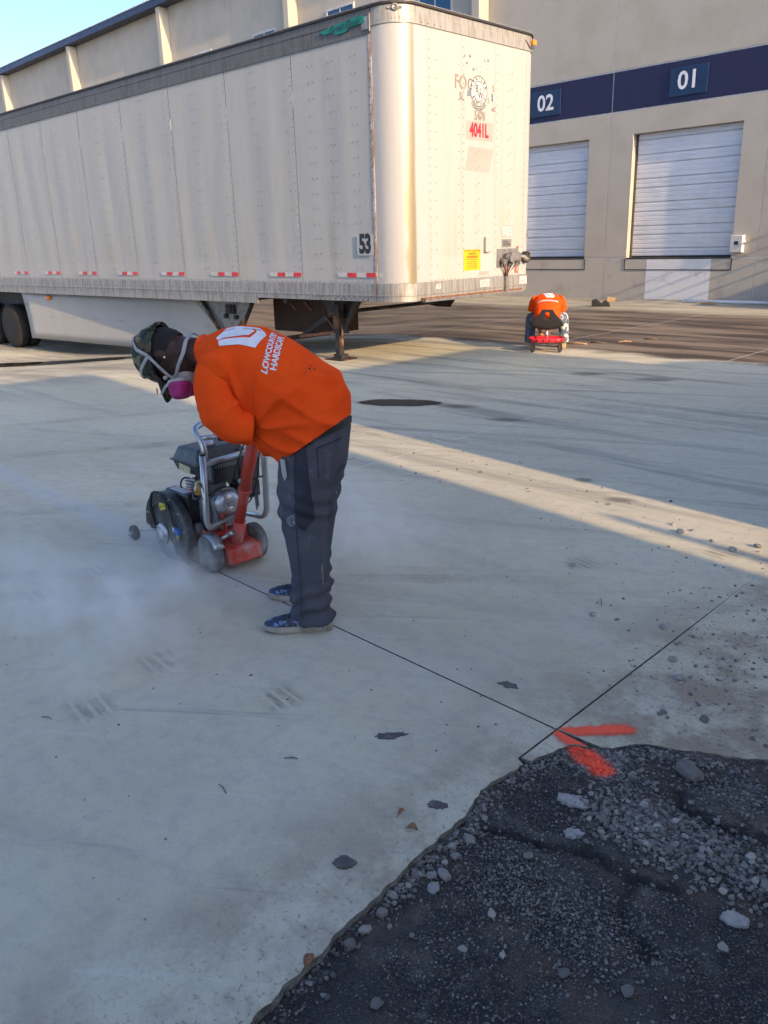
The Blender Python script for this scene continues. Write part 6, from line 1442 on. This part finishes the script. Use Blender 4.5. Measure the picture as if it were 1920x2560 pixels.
for s_, mt in ((1, 'jeans'), (-1, 'jeans_paint')):
    j = MB().tube([(-.02, .08*s_, .42), (.12, .18*s_, .46), (.25, .245*s_, .475), (.30, .255*s_, .40), (.295, .262*s_, .25), (.29, .27*s_, .09)], [.105, .10, .085, .085, .078, .080], 18)
    if s_ == 1: j.ell((-.02, 0, .42), (.14, .17, .09), 16, 10)
    jm = blob(j, .012, 3); wrinkle(jm, lambda c: .004*mnoise.noise(c*14)); link('trouser_leg', jm, mt, P2)
    bt = MB().loft([[Vector((.25+x, .27*s_+w*math.cos(t), max(.0, h*math.sin(t)))) for t in [math.pi*k/10 for k in range(11)]] for x, w, h in [(0, .035, .10), (.03, .042, .12), (.08, .042, .10), (.14, .045, .07), (.20, .042, .06), (.24, .02, .04)]], True)
    mk('boot', bt, 'boot', P2)

# ================================================================== OFF TO THE RIGHT: what throws the long shadows, plus an added glow block
M['truck_white'] = wear('truck_white', (.62, .62, .60), None, .45, scale=2)
tk_ = tag(empty('box_truck', (1.8, 4.45, 0)), 'white box truck standing to the right, throwing the broad shadow', 'truck')
mk('cargo_box', MB().box(0, 2.4, 0, 4.92, .95, 3.88), 'truck_white', tk_, .03); mk('chassis', MB().box(.3, 2.1, .1, 6.9, .55, .94), 'black', tk_)
cbp = [(5.0, .55), (6.75, .55), (6.75, 1.45), (6.35, 1.62), (5.95, 2.62), (5.5, 2.80), (5.0, 2.80)]
mk('cab', MB().plate(cbp, (.15, 0, 0), (0,1,0), (0,0,1), (1,0,0), 2.1), 'truck_white', tk_, .04)
mk('windscreen', MB().obox((1.2, 6.17, 2.12), (.92, 0, 0), (0, .17, -.42), (0, .012, .005)), 'glass', tk_); 
for x in (.142, 2.258): mk('cab_window', MB().box(x-.006, x+.006, 5.15, 5.85, 1.75, 2.5), 'glass', tk_)
for x in (.05, 2.03):
    for y in (1.2, 5.9): mk('wheel', MB().lathe([(.20, 0), (.42, 0), (.45, .04), (.45, .26), (.42, .30), (.20, .30)], (x, y, .45), (1, 0, 0), 24), 'tyre', tk_)
mk('roller_shutter', MB().box(.1, 2.3, -.02, -.001, 1.0, 3.8), 'door', tk_); mk('skirt_panel', MB().box(.05, 2.35, 1.8, 5.0, .12, .94), 'truck_white', tk_)
nb_ = tag(empty('shadow_building', (6.0, 0, 0)), 'unseen grey building trimmed and slanted to throw the foreground shadow', 'building')  # unseen caster: side follows the sun, width cut to let sky light in
mk('wall', MB().prism([(0, 3.31), (0, -5.0), (6, -5.6), (6, 2.66)], -.1, 6.3), 'wall', nb_); mk('roof_edge', MB().prism([(-.05, 3.33), (-.05, -5.1), (6.05, -5.7), (6.05, 2.68)], 6.3, 6.5), 'coping', nb_)
d = mk('roller_door', MB().box(-.03, -.005, -2.6, .4, .05, 3.0), 'door', nb_); mk('door_frame', MB().box(-.05, -.001, -2.75, -2.61, .0, 3.1).box(-.05, -.001, .41, .55, .0, 3.1), 'steel', d)
dw = tag(empty('glow_blocker', (46, 0, 0)), 'unseen grey block added on the sunny side to cut the sky glow', 'building')  # added out of view to block low sky glow on the trailer front
mk('wall', MB().box(0, 20, -70, 45, -1.1, 13), 'wall', dw); mk('roof_edge', MB().box(-.2, 20.2, -70.2, 45.2, 13, 13.5), 'coping', dw)
sp = tag(mk('steel_post', MB().cyl((5.0, 3.62, 0), (5.0, 3.62, 2.75), .045, .04, 12).cyl((5.0, 3.62, 2.751), (5.0, 3.62, 2.80), .05, .03, 12), 'steel'), 'slim steel post standing in the gap between truck and building', 'post'); mk('base_plate', MB().box(4.86, 5.14, 3.48, 3.76, 0, .015), 'steel', sp)
